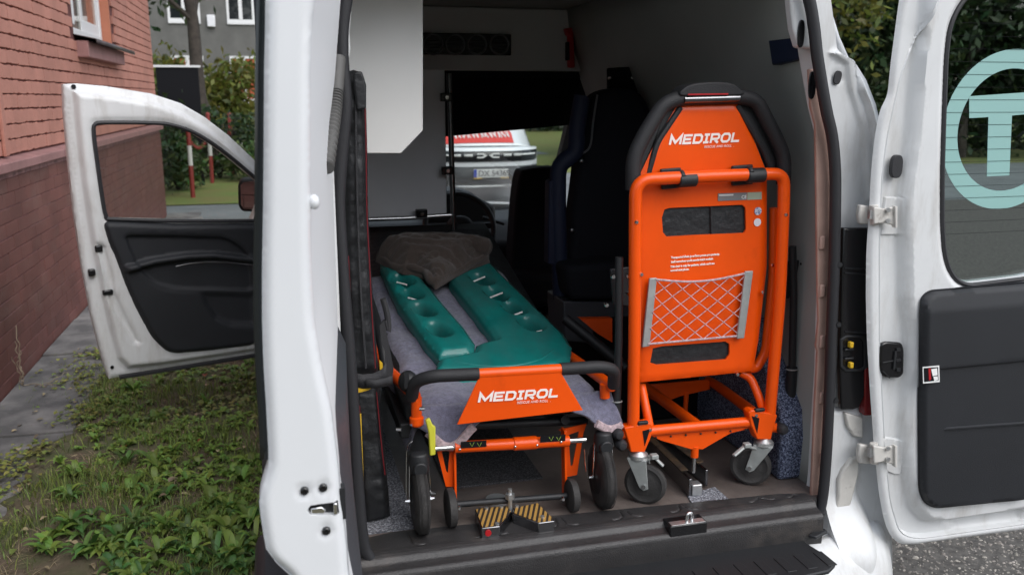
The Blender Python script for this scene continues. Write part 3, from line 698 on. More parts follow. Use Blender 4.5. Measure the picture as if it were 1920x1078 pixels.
# speckled carpet pieces on the floor
build('carpet_strip', MB().bb(.135, .30, 2.0735, 3.5, FZ+.0005, FZ+.005), 'carpet_grey', van)
build('carpet_mat', MB().bb(.42, .70, 2.28, 3.4, FZ+.0005, FZ+.006), 'carpet_dark', van)
q = [atz(1288, 930, FZ), atz(1340, 915, FZ), atz(1372, 943, FZ), atz(1305, 955, FZ)]
build('carpet_patch', MB().prism([V(a.x, max(a.y, 2.004), FZ+.0006) for a in q], (0, 0, .004)), 'carpet_grey', van)
wa = [(2.09, FZ), (2.085, .70), (2.10, .78), (2.24, .93), (2.34, 1.00), (2.62, 1.02), (2.62, FZ)]
build('seat_plinth', MB().bb(1.10, 1.41, 2.63, 3.5, FZ+.001, .86), 'board_black', van, bevel=.01)
build('wheel_arch', MB().prism([(1.355, a, b) for a, b in wa], (.08, 0, 0)), 'carpet_blue', van, bevel=.012)
build('wheel_arch', MB().prism([(.02, a, b) for a, b in wa], (.10, 0, 0)), 'carpet_grey', van, bevel=.012)
# ---- interior linings ----------------------------------------------------
build('wall_lining', MB().grid(lambda u, v: Vector((1.425-.16*sstep(.60, 1.0, np.array([v]))[0], 1.995+u*1.85, FZ+v*1.46)), 8, 16), 'lining', van, solid=.008)
build('wall_lining', MB().grid(lambda u, v: Vector((.075+.06*sstep(.60, 1.0, np.array([v]))[0], 1.995+u*1.5, FZ+v*1.46)), 8, 16), 'lining', van, solid=.008)
build('ceiling_lining', MB().bb(.12, 1.29, 1.99, 3.84, 2.03, 2.045), 'lining', van)
build('front_bulkhead', MB().bb(.08, 1.42, 3.80, 3.83, 1.767, 2.028), 'bulkhead', van, bevel=.006)
a, b = at(788, 62, 3.79), at(957, 105, 3.79)
vp = build('vent_panel', MB().bb(a.x, b.x, 3.775, 3.7985, b.z, a.z), 'gloss_black', van, bevel=.004)
for px in (812, 853, 894, 936):
    c = at(px, 84, 3.775)
    v_ = build('vent', MB().torus((c.x, 3.772, c.z), (0, 1, 0), .040, .0045, 28, 8), 'vent_ring', vp)
    mb = MB()
    for k in range(5): mb.bb(c.x-.034+.005*abs(k-2), c.x+.034-.005*abs(k-2), 3.770, 3.774, c.z-.030+k*.0145, c.z-.026+k*.0145)
    build('vent_slats', mb, 'black_plastic', vp)
c = at(925, 4, 3.2); build('ceiling_lamp', MB().lathe((c.x, c.y, 2.029), (0, 0, -1), [(0, .06), (.012, .06), (.022, .045), (.024, .0)], 24), 'panel_white', van)
# left: partition with chrome rail and hanging white panel
a, b = at(660, 140, 3.45), at(838, 404, 3.45)
build('partition', MB().bb(a.x, b.x, 3.45, 3.47, b.z, a.z+.02), 'panel_grey', van, bevel=.003)
pts = ats([(640, -70), (793, -70), (793, 245), (752, 288), (640, 288)], 2.3)
build('hanging_panel', MB().prism(pts, (0, .016, 0)), 'panel_white', van, bevel=.002)
rail_m = MB(); r0, r1, r2 = at(660, 412, 3.42), at(815, 405, 3.42), at(848, 403, 3.42)
build('grab_rail', MB().tube(catmull([r0, at(760, 409, 3.42), r1, r2], 5), .009, 10), 'chrome', van)
build('grab_pole', MB().cyl(at(842, 138, 3.42), at(852, 470, 3.42), .011, n=14), 'chrome_dark', van)
for px, py in ((836, 183), (838, 320), (790, 400)):
    c = at(px, py, 3.41); build('clamp', MB().box(c, (.045, .03, .032)).cyl(c+V(0, -.02, 0), c+V(0, -.012, 0), .008), 'gloss_black', van, bevel=.006)
    build('clamp_screw', MB().cyl(c+V(0, -.025, 0), c+V(0, -.014, 0), .007), 'chrome', van)
# pillar trims at the right of the opening
lf = [(1517, 130), (1521, 200), (1530, 235), (1532, 370), (1534, 540), (1536, 600), (1531, 650), (1534, 660), (1529, 760), (1525, 850), (1521, 938)]
rt = [(1550, 940), (1558, 800), (1563, 600), (1560, 350), (1552, 250), (1538, 130)]
build('pillar_flange', MB().prism(ats(lf+rt, 1.985), (0, .012, 0)), 'beige_primer', van, bevel=.003)
for py in (455, 545, 640, 745, 860): c = at(1541, py, 1.984); build('flange_boss', MB().bb(c.x-.008, c.x+.008, 1.978, 1.986, c.z-.018, c.z+.018), 'beige_primer', van, bevel=.004)
hp = [(1478, -50), (1512, -50), (1530, 20), (1536, 92), (1498, 90), (1488, 55), (1484, 20)]
build('pillar_cover', MB().prism(ats(hp, 1.982), (0, .03, 0)), 'white_inner', van, bevel=.006)
def oval(px, py, rx, rz, y, d, name, m_, par=None, tilt=0.0):
    c = at(px, py, y); P = []
    for k in range(24):
        t = 2*math.pi*k/24; u, v = rx*math.copysign(abs(math.cos(t))**.7, math.cos(t)), rz*math.copysign(abs(math.sin(t))**.7, math.sin(t))
        P.append(V(c.x+u*math.cos(tilt)-v*math.sin(tilt), y, c.z+v*math.cos(tilt)+u*math.sin(tilt)))
    return build(name, MB().prism(P, (0, -d, 0)), m_, par or van, bevel=.002)
oval(1501, 64, .010, .033, 1.981, .004, 'grommet', 'gloss_black')
oval(1522, 160, .011, .034, 1.984, .004, 'grommet', 'gloss_black')
# navy pad on the wall
q = [atx(1437, 57, 1.315), atx(1489, 50, 1.315), atx(1494, 85, 1.315), atx(1503, 110, 1.315), atx(1447, 123, 1.315)]
build('navy_pad', MB().prism(q, (.035, 0, 0)), 'navy', van, bevel=.004)
# ---- rear seal -----------------------------------------------------------
seal = [(654, -20), (646, 15), (641, 60), (641, 110), (645, 160), (647, 205), (642, 270), (637, 330), (635, 385), (639, 460), (646, 558), (656, 677), (664, 795), (671, 913), (679, 1002), (690, 1040), (715, 1062), (800, 1058), (1000, 1033), (1200, 1010), (1400, 985), (1490, 973), (1528, 965), (1541, 940), (1549, 860), (1555, 740), (1560, 600), (1564, 500), (1566, 400), (1566, 320), (1560, 255), (1549, 205), (1533, 110), (1526, 50), (1517, 0), (1500, -45), (1440, -80), (1200, -105), (900, -105), (740, -85), (680, -60)]
build('door_seal', MB().tube(catmull(ats(seal, 1.958), 4, True), .0150, 10, closed=True, up=(0, 1, 0)), 'rubber', van)
# ---- right rear pillar ---------------------------------------------------
inn = [(1505, -60), (1522, 0), (1536, 100), (1553, 200), (1565, 250), (1570, 320), (1569, 500), (1563, 700), (1556, 800), (1550, 900), (1540, 985)]
outr = [(1690, 1010), (1690, 900), (1690, 700), (1690, 400), (1668, 300), (1651, 240), (1640, 195), (1622, 150), (1598, 112), (1570, 97), (1566, 60), (1558, 0), (1545, -60)]
PY = 1.985
def uv(pts, y): return [(p.x, p.z) for p in ats(pts, y)]
step1 = uv([(1556, 100), (1585, 120), (1590, 165), (1598, 190), (1612, 240), (1620, 300), (1627, 375), (1700, 375), (1700, 60)], PY)
step2 = uv([(1570, 96), (1598, 118), (1603, 170), (1614, 196), (1625, 240), (1634, 300), (1640, 380), (1720, 380), (1720, 60)], PY)
def pil_h(P):
    s1 = sdf(P, step1); s2 = sdf(P, step2); h = .012*sstep(-.006, .006, s1)+.022*sstep(-.004, .008, s2)
    h -= .004*(1-sstep(.0, .003, np.abs(s2)))
    dd = sdf(P, uv(inn+outr, PY)); h -= .03*(1-sstep(0, .035, dd))*(P[:, 1] > 1.4)*(s2 > 0)
    c = at(1569, 145, PY); h -= .004*(1-sstep(.014, .020, np.hypot(P[:, 0]-c.x, (P[:, 1]-c.z))))
    return h
pil = build('rear_pillar', relief(uv(inn+outr, PY), [], .008, pil_h, lambda u, v, h: Vector((u-(.0 if h > -.05 else .02), PY-h, v)), .06, [(step1, True, (-.006, -.002, .002, .006)), (step2, True, (-.004, -.0015, 0, .003, .008))]), 'white_inner', van, ang=50)
oval(1569, 146, .011, .017, PY-.002, .005, 'grommet', 'rubber', tilt=-.2)
# black lamp housing
lh = [(1574, 426), (1646, 426), (1650, 745), (1614, 738), (1604, 760), (1592, 764), (1570, 764), (1568, 690)]
lamp = build('lamp_housing', MB().prism(ats(lh, 1.968), (0, -.018, 0)), 'gloss_black', van, bevel=.004)
cbx = [(1576, 636), (1588, 629), (1618, 629), (1626, 640), (1626, 690), (1616, 697), (1586, 697), (1576, 688)]
cbi = [(1581, 640), (1590, 634), (1615, 634), (1621, 643), (1621, 687), (1613, 692), (1588, 692), (1581, 685)]
build('catch_frame', MB().ring(ats(cbx, 1.945), ats(cbi, 1.945), (0, .006, 0)), 'black_plastic', lamp, bevel=.002)
for py in (646, 684): c = at(1595, py, 1.94); build('catch_peg', MB().box(c, (.011, .014, .016)), 'yellow', lamp, bevel=.0025)
mb = MB()
for py in (655, 672): c = at(1592, py, 1.944); mb.box(c, (.028, .006, .006))
build('catch_arm', mb, 'black_plastic', lamp, bevel=.002)
for px, py in ((1573, 496), (1571, 608), (1566, 750)): c = at(px, py, 1.948); build('clip', MB().cyl(c, c+V(0, -.006, 0), .007, n=10), 'black_plastic', lamp)
for py in (503, 512, 622): a_, b_ = at(1584, py, 1.949), at(1640, py+3, 1.949); build('housing_rib', MB().tube([a_, b_], .0022, 6), 'black_plastic', lamp)
build('tail_lamp', MB().prism(ats([(1622, 690), (1652, 690), (1655, 778), (1622, 780)], 1.946), (0, .03, 0)), 'lamp_red', van, bevel=.004)
# lower white cover pieces by the lower hinge
build('hinge_cover', MB().prism(ats([(1586, 774), (1618, 783), (1619, 822), (1602, 818), (1590, 800)], 1.955), (0, .02, 0)), 'hinge_metal', van, bevel=.004)
build('hinge_cover', MB().prism(ats([(1598, 860), (1612, 857), (1610, 890), (1600, 930), (1586, 980), (1562, 975), (1573, 930), (1573, 900), (1582, 880)], 1.955), (0, .02, 0)), 'hinge_metal', van, bevel=.005)
# ---- bumper --------------------------------------------------------------
def bump_y(x): t = abs((x-.765)/.88); return 1.80+.12*max(0, t-.6)**2*6
bmp = MB().grid(lambda u, v: Vector((-.02+u*1.64, bump_y(-.02+u*1.64)+(.12*(1-math.sin(v*math.pi/2*1.0)) if v < 1 else 0), .47-.02*abs(u-.5)*2*0-.22*(1-math.cos(v*math.pi/2)))), 60, 10)
build('bumper', bmp, 'white_inner', van, solid=.006)
build('bumper_shelf', MB().prism([(x, bump_y(x)+.119, .471) for x in np.linspace(-.02, 1.62, 30)]+[(1.62, 2.0, .471), (-.02, 2.0, .471)], (0, 0, -.01)), 'white_paint', van)
corner = ats([(1540, 985), (1572, 985), (1600, 950), (1640, 900), (1690, 880), (1700, 1000), (1672, 1078), (1650, 1120), (1530, 1120)], 1.93)
def corner_fn(u, v):      # rounded white quarter panel at the right corner, from lamp down into the bumper
    px = 1545+u*150; py = 775+v*320; yy = 1.955-.115*sstep(.45, .95, np.array([v]))[0]+.10*(u**3); p_ = at(px, py, yy); return p_
qp = uv([(1560, 770), (1625, 770), (1640, 800), (1700, 800), (1700, 1120), (1545, 1120), (1545, 985), (1556, 900)], 1.955)
def qp_h(P):
    zz = P[:, 1]; h = .11*sstep(.60, .44, zz) if False else .0*zz
    h = .105*(1-sstep(.40, .58, zz)); xx = P[:, 0]; h -= .16*np.clip((xx-1.50)/.12, 0, 1)**2
    h -= .012*(1-sstep(0, .012, sdf(P, qp)))*(zz > .6)
    return h
build('quarter_panel', relief(qp, [], .008, qp_h, lambda u, v, h: Vector((u, 1.968-h, v)), .05), 'white_inner', van, ang=60)
st = [atz(690, 1100, .485), atz(1000, 1055, .485), atz(1300, 1022, .485), atz(1490, 1003, .485), atz(1550, 1040, .485), atz(1567, 1056, .485), atz(1555, 1068, .485), atz(1440, 1095, .485), atz(1000, 1140, .485), atz(690, 1150, .485)]
build('bumper_step', MB().prism([V(a.x, a.y, .4725) for a in st], (0, 0, .0125)), 'black_plastic', van, bevel=.004)
for k in range(16):
    x = .45+k*.058; build('step_rib', MB().box((x, 1.80+.004*k/16, .4855), (.026, .07, .003)), 'black_plastic', van, bevel=.0012)
build('under_lip', MB().bb(.14, 1.35, 1.908, 1.985, .472, .550), 'black_plastic', van)
a_ = atz(1548, 1000, .50); build('bumper_clip', MB().prism([atz(1515, 1008, .497), atz(1540, 993, .497), atz(1552, 1000, .497), atz(1530, 1012, .497)], (0, 0, .01)), 'black_plastic', van, bevel=.003)
# ---- left rear pillar (mostly behind the open door) ----------------------
lp = [(.05, .45), (.13, .50), (.105, .9), (.110, 1.25), (.118, 1.4), (.125, 1.6), (.125, 1.80), (.15, 1.95), (.17, 2.05), (.12, 2.05), (.06, 1.80), (.0, 1.6), (-.02, 1.2), (-.02, .45)]
build('rear_pillar', MB().prism([(x, 1.985, z) for x, z in lp], (0, .05, 0)), 'white_inner', van, bevel=.004)
build('lamp_housing', MB().bb(-.02, .105, 1.955, 1.984, .80, 1.33), 'gloss_black', van, bevel=.006)
build('tail_lamp', MB().bb(-.02, .10, 1.935, 1.957, .72, 1.02), 'lamp_red', van, bevel=.006)
# wiring hose between pillar and door
hs = ats([(632, 150), (631, 170), (628, 200), (624, 235), (618, 275), (612, 315)], 1.90)
build('hose_end', MB().cyl(at(634, 108, 1.945), at(631, 172, 1.91), .016, .014, 14), 'hose_grey', van, bevel=.002)
hp_ = catmull([at(631, 172, 1.905), at(628, 205, 1.87), at(622, 250, 1.80), at(612, 315, 1.70)], 26); mb = MB()
mb.tube(hp_, [.0105+(.0042 if (i//2) % 2 else 0) for i in range(len(hp_))], 14)
build('wiring_hose', mb, 'hose_grey', van, ang=30)
# pale inner pillar cover with dark edge by the hanging panel
build('pillar_cover', MB().prism(ats([(652, -30), (664, -30), (657, 40), (655, 60), (657, 90), (655, 108), (650, 112), (647, 60)], 1.97), (0, .01, 0)), 'white_inner', van, bevel=.002)
# ---- left rear door, standing open towards the camera --------------------
DYF, DYH = 1.25, 1.915
ld = build('rear_door', MB().bb(.10, .118, 1.905, 1.93, .46, 1.95), 'white_inner', van); ld['label'] = 'left rear door seen on its latch edge'
rows = [(0, 497, 592), (43, 497, 586), (128, 495, 583), (300, 494, 583), (400, 493, 583), (499, 491, 585), (560, 491, 588), (606, 491, 591), (694, 494, 606), (771, 499, 624), (854, 503, 634), (880, 503, 637), (905, 495, 639), (940, 485, 641), (972, 488, 647), (1010, 494, 651), (1041, 500, 654), (1060, 515, 655), (1078, 540, 656)]
lz = [(at(l, py, DYF).x, at(l, py, DYF).z) for py, l, r in rows]; rz = [(at(r, py, DYF).x, at(r, py, DYF).z) for py, l, r in rows]
lz = [(lz[0][0]+.045, 1.97), (lz[0][0]+.012, 1.88)]+lz+[(.03, .86), (.045, .70), (.05, .45)]
rz = [(rz[0][0]+.05, 1.97), (rz[0][0]+.016, 1.88)]+rz+[(.088, .86), (.095, .70), (.095, .45)]
eo = round2(lz+rz[::-1], .02, 4)
lat = [(p.x, p.z) for p in ats([(576, 957), (582, 948), (600, 945), (634, 941), (637, 966), (600, 967), (582, 966)], DYF)]
dim = [(p.x, p.z) for p in ats([(571, 921), (606, 915), (612, 996)], DYF)]
def ed_h(P):
    d = sdf(P, eo); h = -.014*(1-sstep(0, .016, d))**2
    for cx_, cz_ in dim: h -= .003*(1-sstep(.009, .0125, np.hypot(P[:, 0]-cx_, P[:, 1]-cz_)))
    return h+.0015*np.sin(P[:, 1]*5)
build('edge_face', relief(eo, [lat], .0065, ed_h, lambda u, v, h: Vector((u, DYF-h, v)), .05), 'white_paint', ld, ang=60)
zz = sorted(set([z for _, z in rz])); zi = np.linspace(.45, 1.97, 60)
rx = np.interp(zi, [z for _, z in rz][::-1], [x for x, _ in rz][::-1]); lx = np.interp(zi, [z for _, z in lz][::-1], [x for x, _ in lz][::-1])
hx = np.interp(zi, [.45, 1.2, 1.6, 1.97], [.112, .118, .122, .165])
build('inner_skin', MB().grid(lambda u, v: Vector((np.interp(u, [0, .03, 1], [rx[min(59, int(v*59+.5))]-.001, rx[min(59, int(v*59+.5))], hx[min(59, int(v*59+.5))]-.004]), DYF+.012+u*(DYH-DYF-.012), zi[min(59, int(v*59+.5))])), 12, 59), 'white_matt', ld)
build('outer_skin', MB().grid(lambda u, v: Vector((lx[min(59, int(v*59+.5))]*(1-u)+u*(hx[min(59, int(v*59+.5))]-.075), DYF+.012+u*(DYH-DYF-.012), zi[min(59, int(v*59+.5))])), 12, 59), 'white_paint', ld)
build('latch', MB().box((sum(a for a, _ in lat)/7, DYF+.022, sum(b for _, b in lat)/7), (.075, .02, .05)), 'black_plastic', ld)
c = at(601, 957, DYF+.004); build('latch_claw', MB().prism([c+V(-.014, 0, -.004), c+V(.006, 0, -.006), c+V(.008, 0, .0), c+V(.002, 0, .006), c+V(-.014, 0, .005)], (0, .008, 0)).box(c+V(.022, 0, .002), (.006, .01, .018)), 'chrome', ld, bevel=.0015)
for (cx_, cz_) in dim:
    build('screw', MB().lathe((cx_, DYF+.004, cz_), (0, -1, 0), [(0, .0065), (.004, .0062), (.0055, .0045), (.0055, .0025), (.0035, .0024)], 16), 'gloss_black', ld)
c = at(587, 377, DYF+.03); build('door_stop', MB().ball(c+V(.001, -.012, 0), (.008, .010, .011), 16, 10), 'white_paint', ld)
c0, c1 = .6, .9
tp = [(.14, .52), (.10, .90), (.09, 1.235), (.85, 1.255), (.95, 1.23), (.97, .52)]
def tpt(u, z, o): 
    k = np.interp(z, zi, rx); h_ = np.interp(z, zi, hx); return Vector((k*(1-u)+u*h_+o, DYF+u*(DYH-DYF), z))
build('trim_panel', MB().grid(lambda a, b: tpt(.12+.85*a, .52+b*.645, .012 if 0 < a < 1 and b < 1 else -.004), 12, 24), 'grey_trim', ld, ang=70)
build('pane', MB().grid(lambda a, b: Vector((np.interp(1.13+b*.75, zi, lx)*(1-a)+a*(np.interp(1.13+b*.75, zi, hx)-.075)-.006, DYF+.018+a*.58, 1.13+b*.75)), 6, 30), 'pane_dark', ld, solid=.012)
build('plate_garnish', MB().bb(-.075, .0, DYF+.04, 1.6, .70, .855), 'black_plastic', ld, bevel=.02)
# ---- right rear door, folded fully open ----------------------------------
RY = 1.90
rd_o = [(1700, -60), (1688, 20), (1674, 125), (1669, 180), (1655, 205), (1645, 255), (1638, 320), (1634, 400), (1629, 470), (1628, 560), (1630, 640), (1636, 740), (1643, 840), (1652, 925), (1661, 975), (1672, 1005), (1690, 1022), (1710, 1024), (1920, 996)]
ro = round2(uv(rd_o, RY)+[(2.16, .415), (2.19, .45), (2.19, 1.2), (2.10, 1.90), (2.05, 1.99), (1.56, 1.99)], .03, 3)
gl = [(1850, -60), (1812, -12), (1788, 20), (1774, 55), (1768, 110), (1764, 220), (1761, 330), (1761, 420), (1765, 475), (1775, 507), (1790, 526), (1810, 534), (1920, 521)]
go = round2(uv(gl, RY)+[(2.12, 1.21), (2.10, 1.50), (2.02, 1.90), (1.80, 1.925)], .03)
L2 = round2(uv([(1728, -60), (1720, 60), (1712, 140), (1703, 250), (1692, 330), (1686, 380), (1688, 450), (1690, 560), (1698, 620), (1697, 720), (1688, 790), (1692, 880), (1706, 950), (1735, 982), (1920, 958)], RY)+[(2.13, .455), (2.15, .6), (2.14, 1.2), (2.06, 1.93), (1.64, 1.95)], .03, 3)
rim = round2(uv([(1690, 140), (1664, 260), (1655, 330), (1650, 450), (1650, 640), (1660, 840), (1670, 940), (1688, 1000), (1720, 1010), (1920, 982)], RY)+[(2.155, .44), (2.17, .8), (2.165, 1.2), (2.08, 1.96), (1.59, 1.97)], .03, 3)
rec = round2(uv([(1650, 645), (1660, 640), (1690, 642), (1694, 655), (1693, 700), (1685, 708), (1655, 707), (1649, 690)], RY), .012)
bot = uv([(1775, 985), (1790, 968), (1920, 945), (1920, 975), (1800, 993)], RY)
hpl = uv([(1665, 370), (1693, 370), (1693, 442), (1656, 442), (1656, 425)], RY); hpl2 = uv([(1660, 822), (1694, 826), (1694, 893), (1680, 892), (1665, 885)], RY)
def rd_h(P):
    d2 = sdf(P, L2); dr = sdf(P, rim); do = sdf(P, ro); dg = -sdf(P, go)
    h = -.016*sstep(.0, .006, dr)+.036*sstep(-.004, .016, d2)
    h -= .010*(1-sstep(0, .010, do))
    h -= .003*(1-sstep(0, .0025, np.abs(dr+.004)))
    h -= .012*(1-sstep(.002, .022, dg))
    h -= .006*sstep(-.006, .012, sdf(P, bot))
    for hh in (hpl, hpl2): h += (.006)*sstep(-.001, .003, sdf(P, hh))*(1-sstep(-.004, .016, d2))-.002*(1-sstep(0, .002, np.abs(sdf(P, hh))))
    return h
rd = build('rear_door', relief(ro, [go], .0068, rd_h, lambda u, v, h: Vector((u+(.035 if h < -.044 else 0), RY-h, v)), .045, [(L2, True, (-.016, -.011, -.006, 0, .004)), (rim, True, (-.0065, -.003, .0, .004, .0065)), (hpl, True, (-.003, 0, .001)), (hpl2, True, (-.003, 0, .001))]), 'white_inner', van, ang=55); rd['label'] = 'right rear door swung fully open with teal lettered glass'
build('outer_skin', MB().prism([(x, RY+.046, z) for x, z in ro], (0, .006, 0)) if False else relief(ro, [go], .05, lambda P: np.zeros(len(P)), lambda u, v, h: Vector((u+.036, RY+.048-h, v)), .004), 'white_paint', rd)
build('pane', MB().prism([(x, RY+.030, z) for x, z in go], (0, .004, 0)), 'glass_tint', rd)
build('window_seal', MB().tube(catmull([(x, RY-.010, z) for x, z in go], 4, True), .0065, 8, closed=True, up=(0, 1, 0)), 'rubber', rd)
GY = RY+.0275
# teal ring and letter printed on the pane
cc = at(1890, 245, GY); R0 = (at(1890, 95, GY).z-at(1890, 394, GY).z)/2; R1 = R0*.765
def gclip(x, z): return max(x, np.interp(z, [1.2, 1.3, 1.5, 1.7, 1.8], [at(1772, 475, RY).x, at(1768, 420, RY).x, at(1770, 260, RY).x, at(1775, 110, RY).x, at(1782, 50, RY).x]))
mb = MB(); N_ = 72
mb.ring([(gclip(cc.x+R0*math.cos(2*math.pi*k/N_), cc.z+R0*math.sin(2*math.pi*k/N_)), GY, cc.z+R0*math.sin(2*math.pi*k/N_)) for k in range(N_)], [(cc.x+R1*math.cos(2*math.pi*k/N_), GY, cc.z+R1*math.sin(2*math.pi*k/N_)) for k in range(N_)], (0, -.001, 0))
build('glass_ring', mb, 'teal_film', rd)
tpx = [(1817, 181), (1932, 173), (1932, 214), (1897, 217), (1892, 329), (1850, 331), (1853, 220), (1817, 222)]
build('glass_letter', MB().prism(ats(tpx, GY), (0, -.001, 0)), 'teal_film', rd)
mb = MB(); rr_ = np.array(go)
for k in range(20):
    z_ = 1.30+k*.0315; xs = rr_[:, 0]; x_l = np.interp(z_, [1.2, 1.3, 1.5, 1.7, 1.8], [at(1765, 475, RY).x, at(1761, 420, RY).x, at(1763, 260, RY).x, at(1768, 110, RY).x, at(1775, 50, RY).x])
    mb.box(((x_l+.01+2.05)/2, GY-.0018, z_), (2.05-x_l-.01, .0004, .0008))
tag(build('heater_wires', mb, 'board_black', rd), kind='stuff')
# trim panel
tp_o = round2(uv([(1745, 545), (1727, 562), (1725, 600), (1724, 750), (1725, 920), (1734, 944), (1755, 954), (1920, 938)], RY-.03)+[(2.09, .575), (2.11, .62), (2.11, 1.15), (2.09, 1.172)], .025)
ln1 = uv([(1735, 690), (1920, 672)], RY-.03); ln2 = uv([(1768, 800), (1990, 784)], RY-.03)
def tp_h(P):
    d = sdf(P, tp_o); h = .022-.020*(1-sstep(0, .012, d))**2
    zt = np.interp(P[:, 0], [p[0] for p in uv([(1745, 545), (1920, 528)], RY)], [p[1] for p in uv([(1745, 575), (1920, 563)], RY)])
    h -= .25*np.clip(P[:, 1]-zt, 0, .05)
    l1 = np.interp(P[:, 0], [ln1[0][0], ln1[1][0]], [ln1[0][1], ln1[1][1]]); h -= .008*sstep(-.001, .004, l1-P[:, 1])*(P[:, 0] > ln1[0][0]-.012)
    h += .006*(1-sstep(.0015, .004, seg_dist(P, ln2, False)))
    return h
build('trim_panel', relief(tp_o, [], .008, tp_h, lambda u, v, h: Vector((u, RY-.028-h, v)), .002, [(ln1, False, (-.004, 0, .002)), (ln2, False, (-.004, -.0015, .0015, .004))]), 'door_trim', rd, ang=50)
s = ats([(1730, 688), (1761, 685), (1762, 716), (1731, 719)], RY-.0535); sk = build('warning_sticker', MB().prism(s, (0, .0008, 0)), 'sign_white', rd)
s = ats([(1732, 690), (1759, 688), (1760, 713), (1733, 716)], RY-.0542); build('sticker_field', MB().prism(s, (0, .0004, 0)), 'board_black', sk)
build('sticker_figure', MB().prism(ats([(1746, 692), (1757, 690), (1758, 703), (1749, 705)], RY-.0548), (0, .0004, 0)).prism(ats([(1750, 706), (1758, 705), (1759, 712), (1752, 714)], RY-.0548), (0, .0004, 0)), 'sign_white', sk)
build('sticker_belt', MB().prism(ats([(1741, 691), (1745, 690), (1746, 711), (1742, 713)], RY-.0549), (0, .0004, 0)), 'red_plastic', sk)
oval(1677, 312, .0165, .029, RY+.006, .012, 'rubber_stop', 'rubber', rd)
cb = build('catch_box', MB().prism([(x, RY+.008, z) for x, z in rec], (0, -.012, 0)), 'gloss_black', rd, bevel=.004)
mb = MB()
for px, py, sx, sz in ((1684, 655, .012, .008), (1684, 675, .014, .006), (1684, 693, .012, .008), (1677, 675, .006, .05)): c = at(px, py, RY-.006); mb.box(c, (sx, .006, sz))
mb.tube([at(1655, 695, RY-.006), at(1668, 708, RY-.006)], .002, 6); mb.tube([at(1655, 680, RY-.006), at(1676, 676, RY-.006)], .002, 6)
build('catch_parts', mb, 'black_plastic', cb)
def hinge(py, k):
    h_ = build('hinge', MB().prism(ats([(1606, py-20), (1632, py-17), (1632, py+17), (1606, py+16), (1603, py)], 1.935), (0, -.016, 0)), 'hinge_metal', rd, bevel=.004)
    build('knuckle', MB().cyl(at(1638, py-19, 1.905), at(1639, py+19, 1.905), .011, n=14), 'hinge_metal', h_, bevel=.002)
    c_ = at(1657, py, 1.885); build('leaf_plate', MB().prism(ats([(1634, py-16), (1655, py-12), (1674, py-16), (1674, py+20), (1655, py+14), (1634, py+17)], 1.893), (0, -.010, 0)), 'hinge_metal', h_, bevel=.003)
    build('edge_plate', MB().prism(ats([(1672, py-17), (1676, py-17), (1676, py+23), (1672, py+23)], 1.889), (0, -.014, 0)), 'hinge_metal', h_, bevel=.001)
    for dy in (-9, 11): c_ = at(1664, py+dy, 1.880); build('bolt', MB().cyl(c_, c_+V(0, -.005, 0), .0062, n=8), 'zinc', h_)
    build('pin', MB().bb(at(1630, py, 1.89).x, at(1638, py, 1.89).x, 1.888, 1.898, at(1630, py+8, 1.89).z, at(1630, py-8, 1.89).z), 'zinc', h_)
hinge(403, 0); hinge(849, 1)
# ---- front left door, open -----------------------------------------------
A0 = Vector((-.785, 4.315, 0)); A1 = Vector((-.13, 4.545, 0)); UD = (A1-A0).normalized(); ND = Vector((UD.y, -UD.x, 0))      # ND looks back to the camera
def on(px, py, off=0.0):
    d = ray(px, py); o = A0+ND*off; t = (o-_C).dot(ND)/d.dot(ND); p_ = _C+d*t; return ((p_-A0).dot(UD), p_.z)
def ons(l, off=0.0): return [on(a, b, off) for a, b in l]
def fdp(u, v, h): return A0+UD*u+ND*h+Vector((0, 0, v))
fo = ons([(119, 158), (145, 157), (200, 162), (285, 176), (340, 194), (385, 220), (430, 255), (478, 300), (500, 322)])+[(.72, 1.0), (.72, .40)]+ons([(480, 668), (222, 708), (205, 711), (192, 670), (172, 590), (155, 500), (140, 400), (128, 290), (121, 210)])
fg = ons([(177, 233), (200, 230), (290, 231), (325, 236), (360, 248), (400, 272), (440, 303), (480, 337), (500, 352)])+[(.70, 1.06)]+ons([(480, 413), (330, 413), (210, 410), (197, 404), (190, 370), (180, 300), (174, 250)])
rimf = ons([(138, 172), (200, 178), (290, 193), (340, 212), (385, 238), (430, 273), (500, 338)])+[(.75, 1.0), (.75, .42)]+ons([(480, 655), (300, 682), (240, 688), (222, 670), (205, 610), (190, 540), (170, 440), (155, 340), (145, 250)])
fch = ons([(180, 455), (196, 460), (212, 520), (214, 545), (240, 600), (260, 640), (250, 640), (215, 590), (200, 560), (196, 530)])
def fd_h(P):
    d = sdf(P, fo); dr = sdf(P, rimf); dg = -sdf(P, fg)
    h = -.012*(1-sstep(0, .014, d))+.030*sstep(-.01, .02, dr)-.010*(1-sstep(.0, .03, dg))
    h -= .003*(1-sstep(0, .005, np.abs(dr+.012)))
    h -= .016*sstep(-.008, .012, sdf(P, fch))
    return h
fd = build('front_door', relief(fo, [fg], .011, fd_h, fdp, .06, [(rimf, True, (-.02, -.012, -.004, .004, .010)), (fch, True, (-.010, -.003, .004))]), 'white_inner', van, ang=50); fd['label'] = 'left front door open with black inner trim'
build('outer_skin', relief(fo, [fg], .05, lambda P: np.zeros(len(P)), lambda u, v, h: fdp(u, v, -.062+h), .004), 'white_paint', fd)
build('window_seal', MB().tube(catmull([fdp(u, v, .026) for u, v in fg], 3, True), .009, 8, closed=True, up=ND), 'rubber', fd)
build('pane', MB().prism([fdp(u, v, -.02) for u, v in fg], ND*.004), 'glass_clear', fd)
